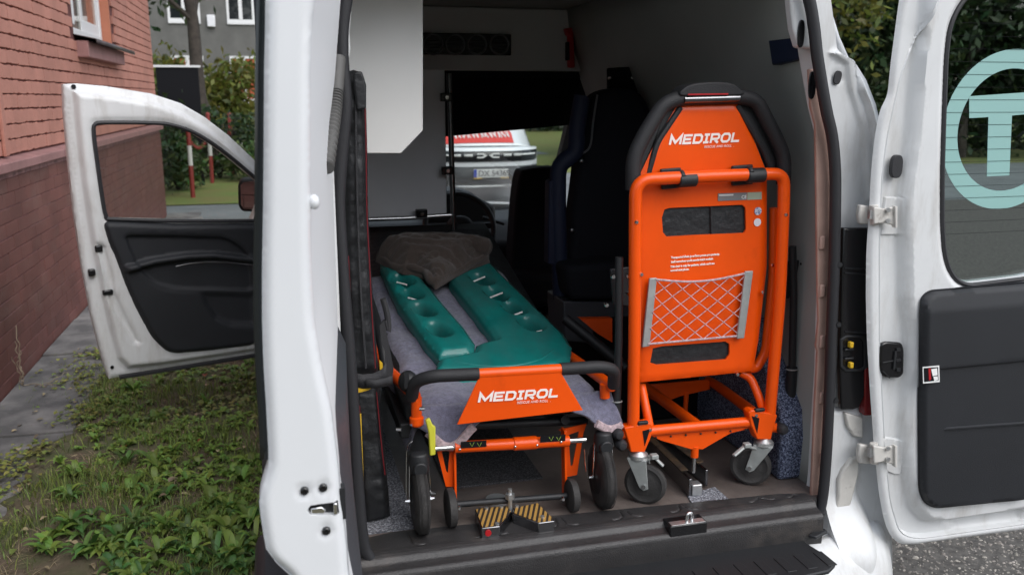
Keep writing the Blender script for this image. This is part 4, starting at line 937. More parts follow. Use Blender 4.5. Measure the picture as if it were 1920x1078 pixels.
ft = round2(ons([(191, 414), (330, 420), (500, 419)], .04)+[(.71, 1.08), (.71, .5)]+ons([(480, 648), (400, 658), (330, 664), (312, 660), (285, 635), (255, 580), (235, 535), (215, 480), (205, 460)], .04), .04)
pk = round2(ons([(233, 445), (242, 440), (330, 441), (420, 444), (450, 460), (470, 485), (475, 545), (330, 542), (290, 532), (262, 510), (245, 475)], .04), .04)
arm = ons([(240, 503), (290, 490), (350, 481), (400, 479), (480, 488)], .04)
pocket = ons([(375, 545), (480, 548), (480, 612), (430, 610), (400, 598), (382, 570)], .04)
seam = ons([(258, 515), (300, 537), (345, 545), (375, 546)], .04)
def ft_h(P):
    d = sdf(P, ft); h = .030-.026*(1-sstep(0, .022, d))**2
    h -= .016*sstep(-.004, .012, sdf(P, pk)); h += .030*(1-sstep(.006, .022, seg_dist(P, arm, False)))
    h -= .018*sstep(-.01, .03, sdf(P, pocket)); h -= .004*(1-sstep(.002, .006, seg_dist(P, seam, False)))
    return h
tpn = build('trim_panel', relief(ft, [], .010, ft_h, lambda u, v, h: fdp(u, v, .022+h), .004, [(arm, False, (-.022, -.016, -.011, -.006, 0, .006, .011, .016, .022)), (pk, True, (-.012, -.006, -.001, .004))]), 'door_trim', fd, ang=60)
build('pull_strip', MB().tube([fdp(u, v, .082) for u, v in catmull2(ons([(325, 497), (370, 489), (420, 489), (470, 495)], .04))] if False else [fdp(u, v, .084) for u, v in ons([(325, 497), (350, 492), (380, 489), (420, 489), (470, 494)], .04)], .004, 8), 'chrome_dark', fd)
build('bottom_rubber', MB().tube([fdp(u, v, .028) for u, v in ons([(222, 704), (350, 684), (480, 663)])]+[fdp(.72, .41, .028)], .016, 6, flat=.7), 'rubber', fd)
for px, py, sx, sz in ((186, 467, .032, .032), (173, 512, .030, .032), (203, 549, .045, .024)):
    u, v = on(px, py, .03); build('door_catch', MB().box(fdp(u, v, .012), (sx, .03, sz), Matrix((UD, ND, (0, 0, 1))).transposed()), 'gloss_black', fd, bevel=.006)
u, v = on(210, 688); build('door_plug', MB().cyl(fdp(u, v, .0), fdp(u, v, .006), .008, n=12), 'gloss_black', fd)
u, v = on(138, 163); build('door_plug', MB().cyl(fdp(u, v, -.006), fdp(u, v, .004), .010, n=12), 'gloss_black', fd)
# wing mirror outside the door
mo = [at(a, b, 4.72) for a, b in [(446, 345), (452, 337), (490, 333), (490, 398), (455, 397), (447, 388)]]
wm = build('wing_mirror', MB().prism(mo, (0, .14, 0)), 'black_plastic', fd, bevel=.014, seg=3)
mi = [at(a, b, 4.715-.10*(a-450)/40) for a, b in [(451, 348), (456, 342), (490, 338), (490, 393), (457, 392), (452, 384)]]
build('mirror_glass', MB().prism(mi, (0, .003, 0)), 'mirror', wm)
# ---- cab -----------------------------------------------------------------
build('dashboard', MB().prism([(-.02, 4.75, .55), (-.02, 4.72, .86), (-.02, 4.85, .97), (-.02, 5.05, .985), (-.02, 5.36, .965), (-.02, 5.36, .5)], (1.58, 0, 0)), 'black_plastic', van, bevel=.03, seg=3)
c = at(868, 392, 4.95); build('instrument_hood', MB().prism([at(a, b, 4.86) for a, b in [(800, 372), (830, 360), (860, 356), (885, 362), (905, 376), (930, 387), (930, 420), (800, 420)]], (0, .25, 0)), 'black_plastic', van, bevel=.02, seg=3)
sw_c = at(862, 425, 4.55); sw = build('steering_wheel', MB().torus(sw_c, (0, -.85, .45), .185, .015, 36, 10), 'black_plastic', van)
build('wheel_hub', MB().ball(sw_c, (.075, .03, .06), 14, 8).box(sw_c, (.34, .02, .03)).cyl(sw_c, sw_c+V(0, .3, -.15), .035), 'black_plastic', sw)
for nm, pts_ in (('indicator_stalk', [(905, 408), (925, 414), (945, 420)]),): build(nm, MB().tube(ats(pts_, 4.62), .009, 8), 'black_plastic', van)
build('header_lining', MB().prism([at(820, 258, 4.55), at(1056, 236, 4.55), V(1.66, 4.55, 1.53), V(1.66, 4.55, 1.80), V(-.05, 4.55, 1.80), V(-.05, 4.55, 1.40)], (0, .05, 0)), 'seat_cloth', van)
build('cab_ceiling', MB().bb(-.03, 1.64, 3.865, 4.6, 1.765, 1.80), 'seat_cloth', van)
build('bulkhead_return', MB().bb(-.05, 1.6, 3.832, 3.86, 1.74, 2.06), 'seat_cloth', van)
build('cab_side', MB().bb(1.655, 1.67, 3.87, 4.62, .985, 1.78).bb(1.50, 1.654, 3.866, 3.90, .6, 1.76), 'seat_cloth', van)
build('windscreen', MB().add([(-.04, 5.38, .98), (1.68, 5.38, .98), (1.60, 4.62, 1.74), (.04, 4.62, 1.74)], [(0, 1, 2, 3)]), 'glass_screen', van, solid=.004)
for s_, x0, x1 in ((0, -.05, .03), (1, 1.70, 1.62)): build('screen_pillar', MB().tube([(x0, 5.40, .96), (x1, 4.60, 1.76)], .042, 8), 'black_plastic', van)
build('bonnet', MB().grid(lambda u, v: Vector((-.02+u*1.6, 5.40+v*.80, .985+.03*math.sin(math.pi*u)-.10*v*v-.02*v)), 16, 10), 'white_paint', van, solid=.01)
build('nose', MB().bb(-.05, 1.63, 5.9, 6.28, .3, .86).bb(-.08, 1.63, 5.5, 5.9, .75, .95), 'white_paint', van, bevel=.06, seg=3)
m_ = at(970, 205, 4.7); build('rear_view_mirror', MB().box(m_, (.20, .03, .06)), 'gloss_black', van, bevel=.02)
build('visor_clip', MB().ball(at(960, 203, 4.68), (.05, .01, .008), 10, 6).ball(at(990, 202, 4.68), (.02, .01, .008), 10, 6), 'vent_ring', van)
# seats
def seat_back(pts, y, th, bev, mt, name='backrest', par=None): return build(name, MB().prism(catmull(ats(pts, y), 4, True), (0, th, 0)), mt, par or van, bevel=bev, seg=4)
s1 = seat_back([(975, 330), (990, 318), (1030, 314), (1050, 325), (1056, 420), (1052, 620), (985, 620), (962, 520), (966, 400)], 4.25, .14, .035, 'seat_cloth', 'front_seat')
build('seat_cushion', MB().bb(1.0, 1.5, 4.1, 4.55, .62, .80), 'seat_cloth', s1, bevel=.04, seg=3)
s2 = seat_back([(1085, 330), (1092, 260), (1105, 200), (1130, 172), (1180, 166), (1212, 185), (1228, 240), (1245, 400), (1245, 560), (1080, 560), (1072, 450)], 3.10, .12, .03, 'seat_cloth', 'attendant_seat')
build('bolster', MB().tube(catmull(ats([(1092, 180), (1082, 240), (1078, 285), (1050, 312), (1046, 360), (1048, 470), (1052, 560)], 3.08), 5), .032, 10), 'navy', s2)
build('piping', MB().tube(catmull(ats([(1120, 178), (1112, 230), (1106, 275), (1085, 292), (1070, 300)], 3.065), 5), .004, 6), 'vent_ring', s2)
build('seat_side', MB().prism(ats([(1030, 342), (1034, 338), (1056, 338), (1060, 345), (1054, 500), (1028, 495)], 3.06), (0, .06, 0)), 'navy', s2, bevel=.012)
build('seat_cushion', MB().prism(ats([(1060, 500), (1170, 490), (1200, 520), (1200, 565), (1070, 565)], 2.93), (0, .16, 0)), 'seat_cloth', s2, bevel=.025, seg=3)
build('seat_base', MB().prism(ats([(1056, 565), (1180, 565), (1180, 650), (1058, 640)], 2.96), (0, .2, 0)), 'grey_trim', s2, bevel=.006)
for px, py in ((1090, 302), (1072, 432)): c = at(px, py, 3.05); build('bolt', MB().ball(c, .012), 'chrome_dark', s2)
hb = build('harness_board', MB().prism(ats([(1140, 128), (1245, 122), (1258, 185), (1140, 195)], 3.24), (0, .02, 0)), 'board_black', van, bevel=.006)
for px in (1143, 1185, 1230): build('stud', MB().ball(at(px, 147, 3.235), .008), 'chrome', hb)
# wheels
def wheel(x, y):
    wh = build('wheel', MB().lathe((x-.09, y, .31), (1, 0, 0), [(0, .19), (.0, .27), (.02, .305), (.05, .31), (.13, .31), (.16, .305), (.18, .27), (.18, .19)], 36), 'tyre', van)
    build('rim', MB().lathe((x-.085, y, .31), (1, 0, 0), [(0, .05), (.02, .06), (.02, .17), (0, .19), (.17, .19), (.15, .17), (.15, .06), (.17, .05)], 36), 'zinc', wh)
for x in (.0, 1.53):
    for y in (2.75, 5.35): wheel(x, y)
# floor locks between the stretcher rollers, bolted to the floor
fl = build('stretcher_lock', MB().cyl((.535, 2.17, FZ), (.535, 2.17, FZ+.012), .03), 'zinc', van)
def lockplate(pts, ly):
    top = [atz(a, b, FZ+.034) for a, b in pts]
    f_ = build('lock_plate', MB().prism([p_-V(0, 0, .030) for p_ in top], (0, 0, .030)), 'chrome_dark', fl, bevel=.002)
    c_ = sum(top, V(0, 0, 0))/len(top); build('hazard_stripes', MB().prism([c_+(p_-c_)*.93+V(0, 0, .0) for p_ in top], (0, 0, .0015)), 'hazard', fl)
lockplate([(898, 952), (954, 948), (960, 958), (937, 986), (903, 990), (890, 955)], 0)
lockplate([(962, 952), (1008, 942), (1038, 972), (1040, 976), (1010, 980), (962, 962)], 0)
for px, py in ((912, 954), (940, 951), (969, 950), (1017, 970), (932, 983)): c = atz(px, py, FZ+.035); build('bolt', MB().cyl(c, c+V(0, 0, .005), .0055, n=10), 'zinc', fl)
c = at(915, 998, atz(903, 990, FZ+.034).y-.001); build('red_button', MB().cyl(c, c+V(0, -.004, 0), .008, n=16), 'red_plastic', fl)
# chair rail on the floor
rl_ = build('floor_rail', MB().prism([atz(1203, 838, FZ+.001), atz(1218, 834, FZ+.001), atz(1318, 918, FZ+.001), atz(1292, 926, FZ+.001)], (0, 0, .004)), 'zinc', van)
for px0, py0, px1, py1 in ((1200, 838, 1291, 930), (1222, 832, 1322, 912)):
    a_, b_ = atz(px0, py0, FZ+.005), atz(px1, py1, FZ+.005); build('rail_wall', MB().prism([a_, b_, b_+V(.008, 0, 0), a_+V(.008, 0, 0)], (0, 0, .05)), 'chrome_dark', rl_, bevel=.0015)
    build('rail_stripe', MB().prism([a_+V(0, 0, .051), b_.lerp(a_, .15)+V(0, 0, .051), b_.lerp(a_, .15)+V(.022, 0, .051), a_+V(.022, 0, .051)], (0, 0, .002)), 'rail_dull', rl_)
c = atz(1303, 915, FZ+.02); build('rail_block', MB().box(c, (.03, .03, .034)), 'zinc', rl_, bevel=.003)
# ------------------------------------------------------------------ orange evacuation chair
def sum_mb(l):
    o = MB()
    for m_ in l: o.add(m_.v, m_.f)
    return o
YC = 2.115                                                # plane of the back plate
ch_ = thing('evacuation_chair', (1.09, 2.1, FZ), 'orange folding evacuation chair with net pocket standing upright beside the wall', 'chair')
TR = .0165
def T(name, pts, y, r=TR, m_='orange', rad=.03, n=14, ys=None, par=None):
    P = [at(a, b, (y if ys is None else ys[i])) for i, (a, b) in enumerate(pts)]
    return build(name, MB().tube(smooth_path(P, rad), r, n), m_, par or ch_)
pl_o = uv([(1272, 196), (1384, 192), (1418, 268), (1440, 325), (1440, 500), (1424, 640), (1414, 697), (1202, 718), (1192, 560), (1190, 352), (1226, 276)], YC)
s1_ = uv([(1246, 393), (1255, 390), (1392, 384), (1398, 390), (1399, 430), (1395, 437), (1300, 441), (1250, 444), (1243, 436), (1241, 408)], YC)
s2_ = uv([(1224, 653), (1240, 649), (1360, 640), (1368, 645), (1368, 664), (1361, 674), (1232, 684), (1219, 680)], YC)
pl = build('back_plate', relief(pl_o, [s1_, s2_], .012, lambda P: -.006*(1-sstep(0, .01, sdf(P, pl_o))), lambda u, v, h: Vector((u, YC-h, v)), .006), 'orange', ch_, ang=40)
for s_ in (s1_, s2_):
    c_ = np.mean(s_, axis=0); build('slot_lining', MB().prism([(c_[0]+(x-c_[0])*1.08, YC+.008, c_[1]+(z-c_[1])*1.2) for x, z in s_], (0, .012, 0)), 'nylon', pl)
build('slot_seam', MB().tube([at(1333, 386, YC+.006), at(1334, 440, YC+.006)], .004, 6), 'nylon', pl)
# black padded head frame
hf = [(1187, 356), (1187, 298), (1205, 258), (1243, 196), (1275, 184), (1385, 181), (1418, 188), (1456, 262), (1470, 296), (1469, 345)]
build('head_frame', MB().tube(smooth_path(ats(hf, YC-.002), .035, 8), .0198, 14), 'foam', ch_)
for l_ in ([(1210, 345), (1232, 268), (1276, 202)], [(1382, 198), (1432, 282), (1452, 336)]): build('frame_inner', MB().tube(smooth_path(ats(l_, YC+.004), .02), .008, 8), 'foam', ch_)
for l_ in ([(1195, 352), (1198, 300), (1214, 262), (1250, 205), (1272, 196), (1226, 276), (1194, 345)], [(1384, 192), (1412, 200), (1450, 268), (1462, 300), (1462, 335), (1440, 325), (1418, 268)]): build('frame_web', MB().prism(ats(l_, YC+.010), (0, .004, 0)), 'black_plastic', ch_)
hpd = catmull(ats([(1278, 180), (1284, 165), (1305, 157), (1340, 154), (1372, 157), (1388, 167), (1394, 178), (1340, 181)], YC-.025), 4, True)
build('head_pad', MB().prism(hpd, (0, .06, 0)), 'foam', ch_, bevel=.008, seg=3)
build('red_trim', MB().tube([at(1290, 178, YC-.027), at(1365, 177, YC-.027)], .0022, 6), 'red_plastic', ch_)
build('head_bar', MB().tube(ats([(1282, 187), (1385, 184)], YC-.016), .010, 10), 'chrome_dark', ch_)
# front hoop tube
YT = 2.075
T('front_hoop', [(1187, 820), (1190, 600), (1191, 400), (1192, 338), (1260, 334), (1420, 327), (1470, 326), (1470, 372), (1462, 560), (1442, 790)], YT, rad=.06, r=.0163)
T('side_tube', [(1452, 390), (1450, 520), (1436, 660), (1418, 690), (1405, 690)], YC+.02, rad=.03, r=.014)
T('side_tube', [(1204, 390), (1204, 560), (1207, 700)], YC+.022, r=.013)
# clips round the hoop
for pts, hk in (([(1236, 317), (1274, 314), (1272, 352), (1238, 355)], (1288, 337)), ([(1370, 311), (1408, 308), (1408, 345), (1370, 348)], (1416, 329))):
    cl = build('tube_clip', MB().prism(ats(pts, YC-.004), (0, -.012, 0)), 'black_plastic', ch_, bevel=.003)
    c0, c1 = at(hk[0]-17, hk[1]+1, YT), at(hk[0]+16, hk[1]-1, YT)
    build('clip_hook', MB().cyl(c0, c1, .0195, n=16).tube(smooth_path([at(hk[0]-10, hk[1]-13, YC-.01), at(hk[0]-10, hk[1]-13, YT-.004), at(hk[0]-6, hk[1]-4, YT-.014)], .01), .008, 8), 'black_plastic', cl, bevel=.003)
# lower frame
T('cross_bar', [(1212, 808), (1420, 789)], YT+.002, r=.0145)
gz = ats([(1222, 817), (1412, 799), (1395, 806), (1370, 812), (1318, 842), (1296, 842), (1240, 826)], YT+.003)
build('gusset', MB().prism(gz, (0, .004, 0)), 'orange', ch_, bevel=.001)
build('gusset_rivet', sum_mb([MB().ball(at(1230+i*28, 820-i*2.4, YT+.001), .003, 8, 5) for i in range(7)]), 'black_plastic', ch_)
build('latch_pin', MB().cyl(at(1303, 836, YT+.01), at(1302, 856, YT+.01), .011, n=12), 'orange', ch_)
build('latch_rod', MB().cyl(at(1302, 855, YT+.01), at(1300, 885, YT+.01), .006, n=10), 'chrome', ch_)
# curved struts and rear frame
T('curved_strut', [(1388, 698), (1408, 708), (1424, 745), (1436, 790)], YT+.02, r=.012, ys=[YC+.03, YC+.02, YT+.025, YT+.012])
T('curved_strut', [(1203, 722), (1210, 760), (1218, 800)], YT+.02, r=.012, ys=[YC+.03, YT+.03, YT+.012])
T('rear_tube', [(1205, 722), (1310, 800)], 2.3, r=.017, ys=[2.55, 2.13])
T('rear_tube', [(1330, 712), (1412, 772)], 2.3, r=.016, ys=[2.55, 2.16])
build('rear_plate', MB().prism(ats([(1212, 722), (1330, 712), (1332, 730), (1280, 742), (1240, 756), (1220, 748)], 2.5), (0, .01, 0)), 'orange', ch_, bevel=.002)
T('rear_post', [(1287, 735), (1284, 782)], 2.5, r=.008); T('rear_post', [(1212, 760), (1212, 800)], 2.45, r=.012)
# caster brackets, forks and wheels
def caster(px, py, dxs, wpx, wpy):
    top = at(px, py, YT); wy = .95; bq = Vector((-math.sin(wy), math.cos(wy), 0))
    br = build('caster_bracket', MB().prism(ats([(px-26*dxs, py-48), (px+22*dxs, py-58), (px+28*dxs, py-52), (px+24*dxs, py-30), (px+12*dxs, py-2), (px-14*dxs, py-2), (px-18*dxs, py-20)], YT-.016), (0, .034, 0)), 'orange', ch_, bevel=.003)
    build('bracket_slot', MB().prism(ats([(px+8*dxs, py-42), (px+22*dxs, py-46), (px+12*dxs, py-14)], YT-.0175), (0, .002, 0)), 'board_black', br)
    build('bracket_clip', MB().box(at(px+8*dxs, py-58, YT-.014), (.03, .012, .010)), 'black_plastic', br, bevel=.003)
    build('swivel', MB().lathe(top-V(0, 0, .0), (0, 0, -1), [(-.012, .012), (-.004, .021), (.0, .026), (.010, .027), (.016, .022), (.02, .014)], 22), 'zinc', ch_)
    wc = at(wpx, wpy, YT-.01); wc = Vector((top.x, top.y, wc.z))+bq*(-.022 if dxs > 0 else .032); wr = .058
    wh = build('caster_wheel', MB().lathe(wc-V(.014, 0, 0), (1, 0, 0), [(0, .02), (.001, .030), (.002, .042), (.001, .050), (.006, wr), (.022, wr), (.027, .050), (.026, .042), (.027, .030), (.028, .02)], 30) if False else MB().lathe(wc-Vector((math.cos(wy), math.sin(wy), 0))*.014, (math.cos(wy), math.sin(wy), 0), [(0, .02), (.002, .030), (.004, .040), (.001, .048), (.005, .056), (.010, wr), (.018, wr), (.023, .056), (.027, .048), (.024, .040), (.026, .030), (.028, .02)], 30), 'tyre', ch_)
    ax = Vector((math.cos(wy), math.sin(wy), 0)); b_ = Vector((-ax.y, ax.x, 0))
    for s_ in (-1, 1):
        o_ = ax*(.019*s_); q_ = [top+o_+V(0, 0, -.010)+b_*.026, top+o_+V(0, 0, -.010)-b_*.026, wc+o_-b_*.012+V(0, 0, -.006), wc+o_+V(0, 0, -.013), wc+o_+b_*.012+V(0, 0, -.006)]
        build('fork', MB().prism(q_, ax*.003*s_), 'grey_plate', wh, bevel=.001)
    build('fork_crown', MB().prism([top+ax*.02+b_*.027+V(0, 0, -.012), top-ax*.02+b_*.027+V(0, 0, -.012), top-ax*.02-b_*.027+V(0, 0, -.012), top+ax*.02-b_*.027+V(0, 0, -.012)], (0, 0, .004)), 'grey_plate', wh, bevel=.001)
    build('axle_bolt', MB().cyl(wc-ax*.026, wc+ax*.026, .006, n=10), 'chrome', wh)
    e0 = top+V(0, 0, -.02); dv_ = at(px+(38 if dxs > 0 else -44), py+(2 if dxs > 0 else 6), YT-.03)-at(px, py, YT)
    build('brake_lever', MB().tube([e0+dv_*.35, e0+dv_*.8+V(0, 0, .012), e0+dv_*1.25+V(0, 0, -.012)], .0075, 8, flat=.6).box(e0+dv_*.75+V(0, -.004, .016), (.02, .018, .012)), 'grey_plate', wh, bevel=.002)
caster(1197, 850, 1, 1209, 905); caster(1432, 826, -1, 1409, 880)
for px, py, r in ((1163, 832, .016), (1157, 812, .016), (1465, 803, .016)):
    c = at(px, py, YT-.005); build('end_cap', MB().lathe(c+V(0, .02, 0), (0, -1, 0), [(0, r*.8), (.02, r), (.032, r*.95), (.04, r*.6), (.042, .0)], 18), 'rubber', ch_)
for p0, p1 in (((1158, 812), (1190, 815)), ((1440, 800), (1465, 803))): build('cap_arm', MB().tube([at(*p0, YT+.005), at(*p1, YT+.01)], .014, 10), 'orange', ch_)
# long black side handles
hA = build('side_handle', MB().tube([at(1161, 482, 2.10), at(1160, 640, 2.10), at(1157, 755, 2.10)], .0105, 12).tube([at(1158, 752, 2.10), at(1155, 822, 2.10)], .012, 12), 'black_plastic', ch_); 
hB = build('side_handle', MB().tube([at(1486, 462, 2.14), at(1488, 560, 2.14), at(1485, 690, 2.14)], .0105, 12).tube([at(1485, 688, 2.14), at(1480, 768, 2.14)], .0155, 14), 'black_plastic', ch_)
build('handle_ring', MB().torus(at(1157, 752, 2.10), (0, .1, 1), .013, .002, 18, 6), 'grey_plate', hA); build('handle_ring', MB().torus(at(1485, 692, 2.14), (0, .1, 1), .016, .002, 18, 6), 'grey_plate', hB)
build('handle_bracket', MB().prism(ats([(1145, 505), (1185, 500), (1185, 575), (1150, 572)], 2.135), (0, .01, 0)), 'black_plastic', hA, bevel=.003)
build('handle_bracket', MB().prism(ats([(1470, 490), (1500, 488), (1494, 520), (1480, 560), (1470, 560)], 2.165), (0, .008, 0)), 'black_plastic', hB, bevel=.003)
for px, py, yy in ((1148, 518, 2.09), (1136, 571, 2.12), (1176, 517, 2.09), (1177, 550, 2.1), (1503, 494, 2.16)):
    c = at(px, py, yy); build('bolt', MB().lathe(c, (0, -1, 0), [(0, .006), (.005, .0065), (.009, .005), (.010, 0)], 12), 'chrome', ch_)
# bolts on the tubes
for px, py, yy in ((1194, 417, YT-.016), (1203, 515, YT-.014), (1474, 403, YT-.016), (1449, 498, YC-.012), (1430, 548, YC-.012), (1219, 806, YT-.016), (1418, 779, YT-.016), (1383, 702, YC)):
    c = at(px, py, yy); build('bolt', MB().lathe(c+V(0, .003, 0), (0, -1, 0), [(0, .0055), (.003, .0055), (.0055, .004), (.006, 0)], 12), 'chrome', ch_)
# net pocket
YN = YC-.010
net = build('net_pocket', MB().prism(ats([(1216, 521), (1230, 520), (1216, 648), (1202, 650)], YN), (0, -.008, 0)), 'grey_plate', ch_, bevel=.002)
build('pocket_bar', MB().prism(ats([(1395, 508), (1410, 507), (1393, 633), (1379, 634)], YN), (0, -.008, 0)), 'grey_plate', net, bevel=.002)
def npt(u, v): # u across, v down
    a = Vector((1230, 524)).lerp(Vector((1396, 513)), u)+Vector((0, 9*math.sin(math.pi*u))); b = Vector((1215, 645)).lerp(Vector((1381, 630)), u)
    p_ = a.lerp(b, v); return at(p_.x, p_.y, YN-.008)
for v_ in (0, 1): build('pocket_cord', MB().tube([npt(i/14, v_) for i in range(15)], .003, 8), 'pink_edge', net)
mb = MB()
nu, nv = 6.0, 4.0
def clipline(s0, sgn):
    P = []
    for i in range(61):
        u = i/60; v = (s0+sgn*u*nu)/nv*1.0
        if -1e-6 <= v <= 1+1e-6: P.append(npt(u, min(1, max(0, v)))+V(0, -.001*sgn, 0))
    return P
for k in range(-6, 11):
    for sgn in (1, -1):
        P = clipline(k*1.0+(.0 if sgn > 0 else 0), sgn*.8)
        if len(P) > 2: mb.tube(P, .00125, 5)
build('pocket_mesh', mb, 'pink_edge', net)
# lettering and stickers
YS = YC-.0012
o_ = at(1253, 273, YS); e_ = at(1390, 267, YS); X_ = (e_-o_).normalized()
logo('maker_mark', pl, at(1254, 272, YS), (at(1385, 266, YS)-at(1254, 272, YS)).length, at(1254, 255, YS).z-at(1254, 273, YS).z, X_, (0, 0, 1), 'print_white')
text_mesh('slogan', 'RESCUE AND ROLL  .', .0088, 'print_white', pl, at(1320, 278, YS), X_, (0, 0, 1), shear=.2, spacing=1.05)
for i, (t_, px, py) in enumerate((('Transportní křeslo je určeno pouze pro pacienty,', 1258, 485), ('kteří nemohou využít standardních nosítek.', 1258, 493), ("This chair is only for patients, which can't use", 1257, 502), ('normal seat places.', 1257, 509))):
    text_mesh('notice_text', t_, .0078, 'print_white', pl, at(px, py, YS), (at(1375, 472, YS)-at(1258, 481, YS)), (0, 0, 1), spacing=.92, bold=.0003)
build('type_label', MB().prism(ats([(1346, 363), (1400, 361), (1400, 375), (1346, 377)], YS), (0, -.0006, 0)), 'label_grey', pl)
build('type_field', MB().prism(ats([(1401, 361), (1428, 360), (1428, 374), (1401, 375)], YS), (0, -.0006, 0)), 'label_pale', pl)
text_mesh('type_print', 'CE', .013, 'sign_white', pl, at(1390, 373, YS-.0012), X_, (0, 0, 1))
build('type_bar', MB().prism(ats([(1348, 365), (1375, 364), (1375, 367), (1348, 368)], YS-.0007), (0, -.0004, 0)), 'plate_grey', pl)
for px, py, m_ in ((1421, 396, 'sticker_blue'), (1420, 417, 'sticker_white')): build('round_sticker', MB().cyl(at(px, py, YS), at(px, py, YS)+V(0, -.0008, 0), .0108, n=22), m_, pl)
# ------------------------------------------------------------------ stretcher
stc = thing('stretcher', (.56, 2.4, FZ), 'orange wheeled stretcher with black grips under the green scoop', 'stretcher')
YH = 2.02
def S(name, pts, r, m_='orange', rad=.03, n=14): return build(name, MB().tube(smooth_path(pts, rad, 8), r, n), m_, stc)
hL = [at(772, 745, YH+.06), at(776, 716, YH+.03), at(808, 705, YH), at(897, 701, YH)]
hR = [at(1051, 692, YH), at(1128, 687, YH), at(1152, 693, YH+.01), at(1150, 722, YH+.05)]
S('handle_grip', hL, .0160, 'foam', .05); S('handle_grip', hR, .0160, 'foam', .05)
S('handle_bar', [at(896, 701, YH), at(1052, 692, YH)], .0138)
pp = ats([(899, 706), (1051, 697), (1093, 769), (857, 796)], YH-.012)
plt = build('front_plate', MB().prism(pp, (0, .004, 0)), 'orange', stc, bevel=.001)
o_ = at(896, 754, YH-.0135); X_ = (at(1045, 744, YH-.0135)-o_)
logo('maker_mark', plt, o_, X_.length, at(900, 737, YH-.013).z-at(900, 754, YH-.013).z, X_, (0, 0, 1), 'print_white')
text_mesh('slogan', 'RESCUE AND ROLL  .', .0090, 'print_white', plt, at(969, 757, YH-.0135), X_, (0, 0, 1), shear=.2, spacing=1.05)
# side rails running back
for px, py, x1 in ((778, 742, .24), (1148, 724, .80)):
    a = at(px, py, YH+.06); S('side_rail', [a, V(a.x*.3+x1*.7, 2.5, .90), V(x1, 3.6, .92)], .015)
# front posts and caster housings
for px, py0, py1, y_ in ((781, 745, 795, 2.08), (1134, 720, 745, 2.10)):
    S('front_post', [at(px, py0, y_), at(px, py1, y_)], .0135)
    if px < 900: build('post_collar', MB().lathe(at(px, py1-15, y_), (0, 0, -1), [(0, .014), (.003, .018), (.02, .018), (.025, .014)], 16), 'orange', stc)
build('lock_knob', MB().ball(at(765, 715, 2.10), (.025, .03, .028), 14, 8).box(at(762, 712, 2.06), (.012, .012, .04)), 'black_plastic', stc)
def big_wheel(px, py, yaw_, y_):
    c = at(px, py, y_); ax = Vector((math.cos(yaw_), math.sin(yaw_), 0)); R_ = c.z-FZ-.002; w_ = .018
    wh = build('wheel', MB().lathe(c-ax*w_, ax, [(0, .05), (0, R_*.72), (.002, R_*.86), (.008, R_*.96), (.014, R_), (.022, R_), (.028, R_*.96), (.034, R_*.86), (.036, R_*.72), (.036, .05)], 40), 'tyre', stc)
    build('hub', MB().lathe(c-ax*.022, ax, [(0, .012), (0, .03), (.006, .055), (.038, .055), (.044, .03), (.044, .012)], 24), 'black_plastic', wh)
    mb = MB()
    for k in range(9): mb.torus(c-ax*(.012-.003*k), ax, R_-.0002, .0009, 40, 4)
    build('tread', mb, 'tyre', wh)
    for s_ in (-1, 1):
        o2 = ax*(.026*s_); build('fork', MB().tube(smooth_path([c+o2+V(0, 0, -.0), c+o2+V(0, -.004, .045), c+o2*.9+V(0, .0, R_+.012)], .03), .0042, 8, flat=.5, up=ax), 'chrome', wh)
        build('axle_nut', MB().cyl(c+o2*.98, c+o2*1.22, .0065, n=8).cyl(c+o2*1.22, c+o2*1.42, .0045, n=8), 'chrome', wh)
    build('caster_housing', MB().lathe(c+V(0, 0, R_-.012), (0, 0, 1), [(0, .012), (.0, .024), (.03, .026), (.05, .022), (.055, .010)], 20).cyl(c+V(0, -.03, R_+.004), c+V(0, .02, R_+.004), .018), 'black_plastic', wh, bevel=.003)
for l_ in ([(774, 826), (764, 838), (762, 880), (762, 928)], [(796, 846), (802, 866), (804, 892)], [(1096, 842), (1098, 870), (1102, 898)], [(1138, 800), (1147, 815), (1150, 836)]): build('brake_strip', MB().tube(catmull(ats(l_, 2.075), 5), .0032, 8, flat=.6), 'chrome', stc)
big_wheel(787, 936, .0, 2.055); big_wheel(1129, 892, -.04, 2.07)
# yellow release lever
a = at(800, 786, 2.045); build('release_lever', MB().prism(ats([(798, 788), (806, 784), (812, 798), (817, 800), (817, 853), (806, 855), (804, 812)], 2.045), (0, .012, 0)), 'lime', stc, bevel=.003)
# cross tube with labels
ct0, ct1 = at(852, 838, 2.07), at(1066, 826, 2.07)
S('cross_tube', [ct0, ct1], .0150); build('tube_sleeve', MB().cyl(at(962, 832, 2.07), at(1006, 829, 2.07), .0175, n=16), 'orange', stc, bevel=.002)
for p0, p1 in (((815, 841), (853, 838)), ((1064, 826), (1098, 824))): build('chrome_end', MB().cyl(at(*p0, 2.07), at(*p1, 2.07), .0075, n=12), 'chrome', stc)
for x0, y0, x1, y1 in ((864, 834, 912, 831), (1013, 823, 1060, 820)):
    lb = build('tube_label', MB().prism(ats([(x0, y0-6), (x1, y1-6), (x1, y1+6), (x0, y0+6)], 2.0535), (0, -.0006, 0)), 'board_black', stc)
    m2 = MB(); mx = (x0+x1)/2-3
    for k in (0, 14): strokes2 = [(mx+k-4, y0-4), (mx+k, y0+3), (mx+k+4, y0-5)]; m2.tube(ats(strokes2, 2.0525), .0007, 5)
    build('label_glyph', m2, 'glyph_green', lb)
for px, py in ((862, 842), (966, 837), (1007, 834), (1052, 828)): c = at(px, py, 2.055); build('bolt', MB().ball(c, .004, 8, 6), 'chrome', stc)
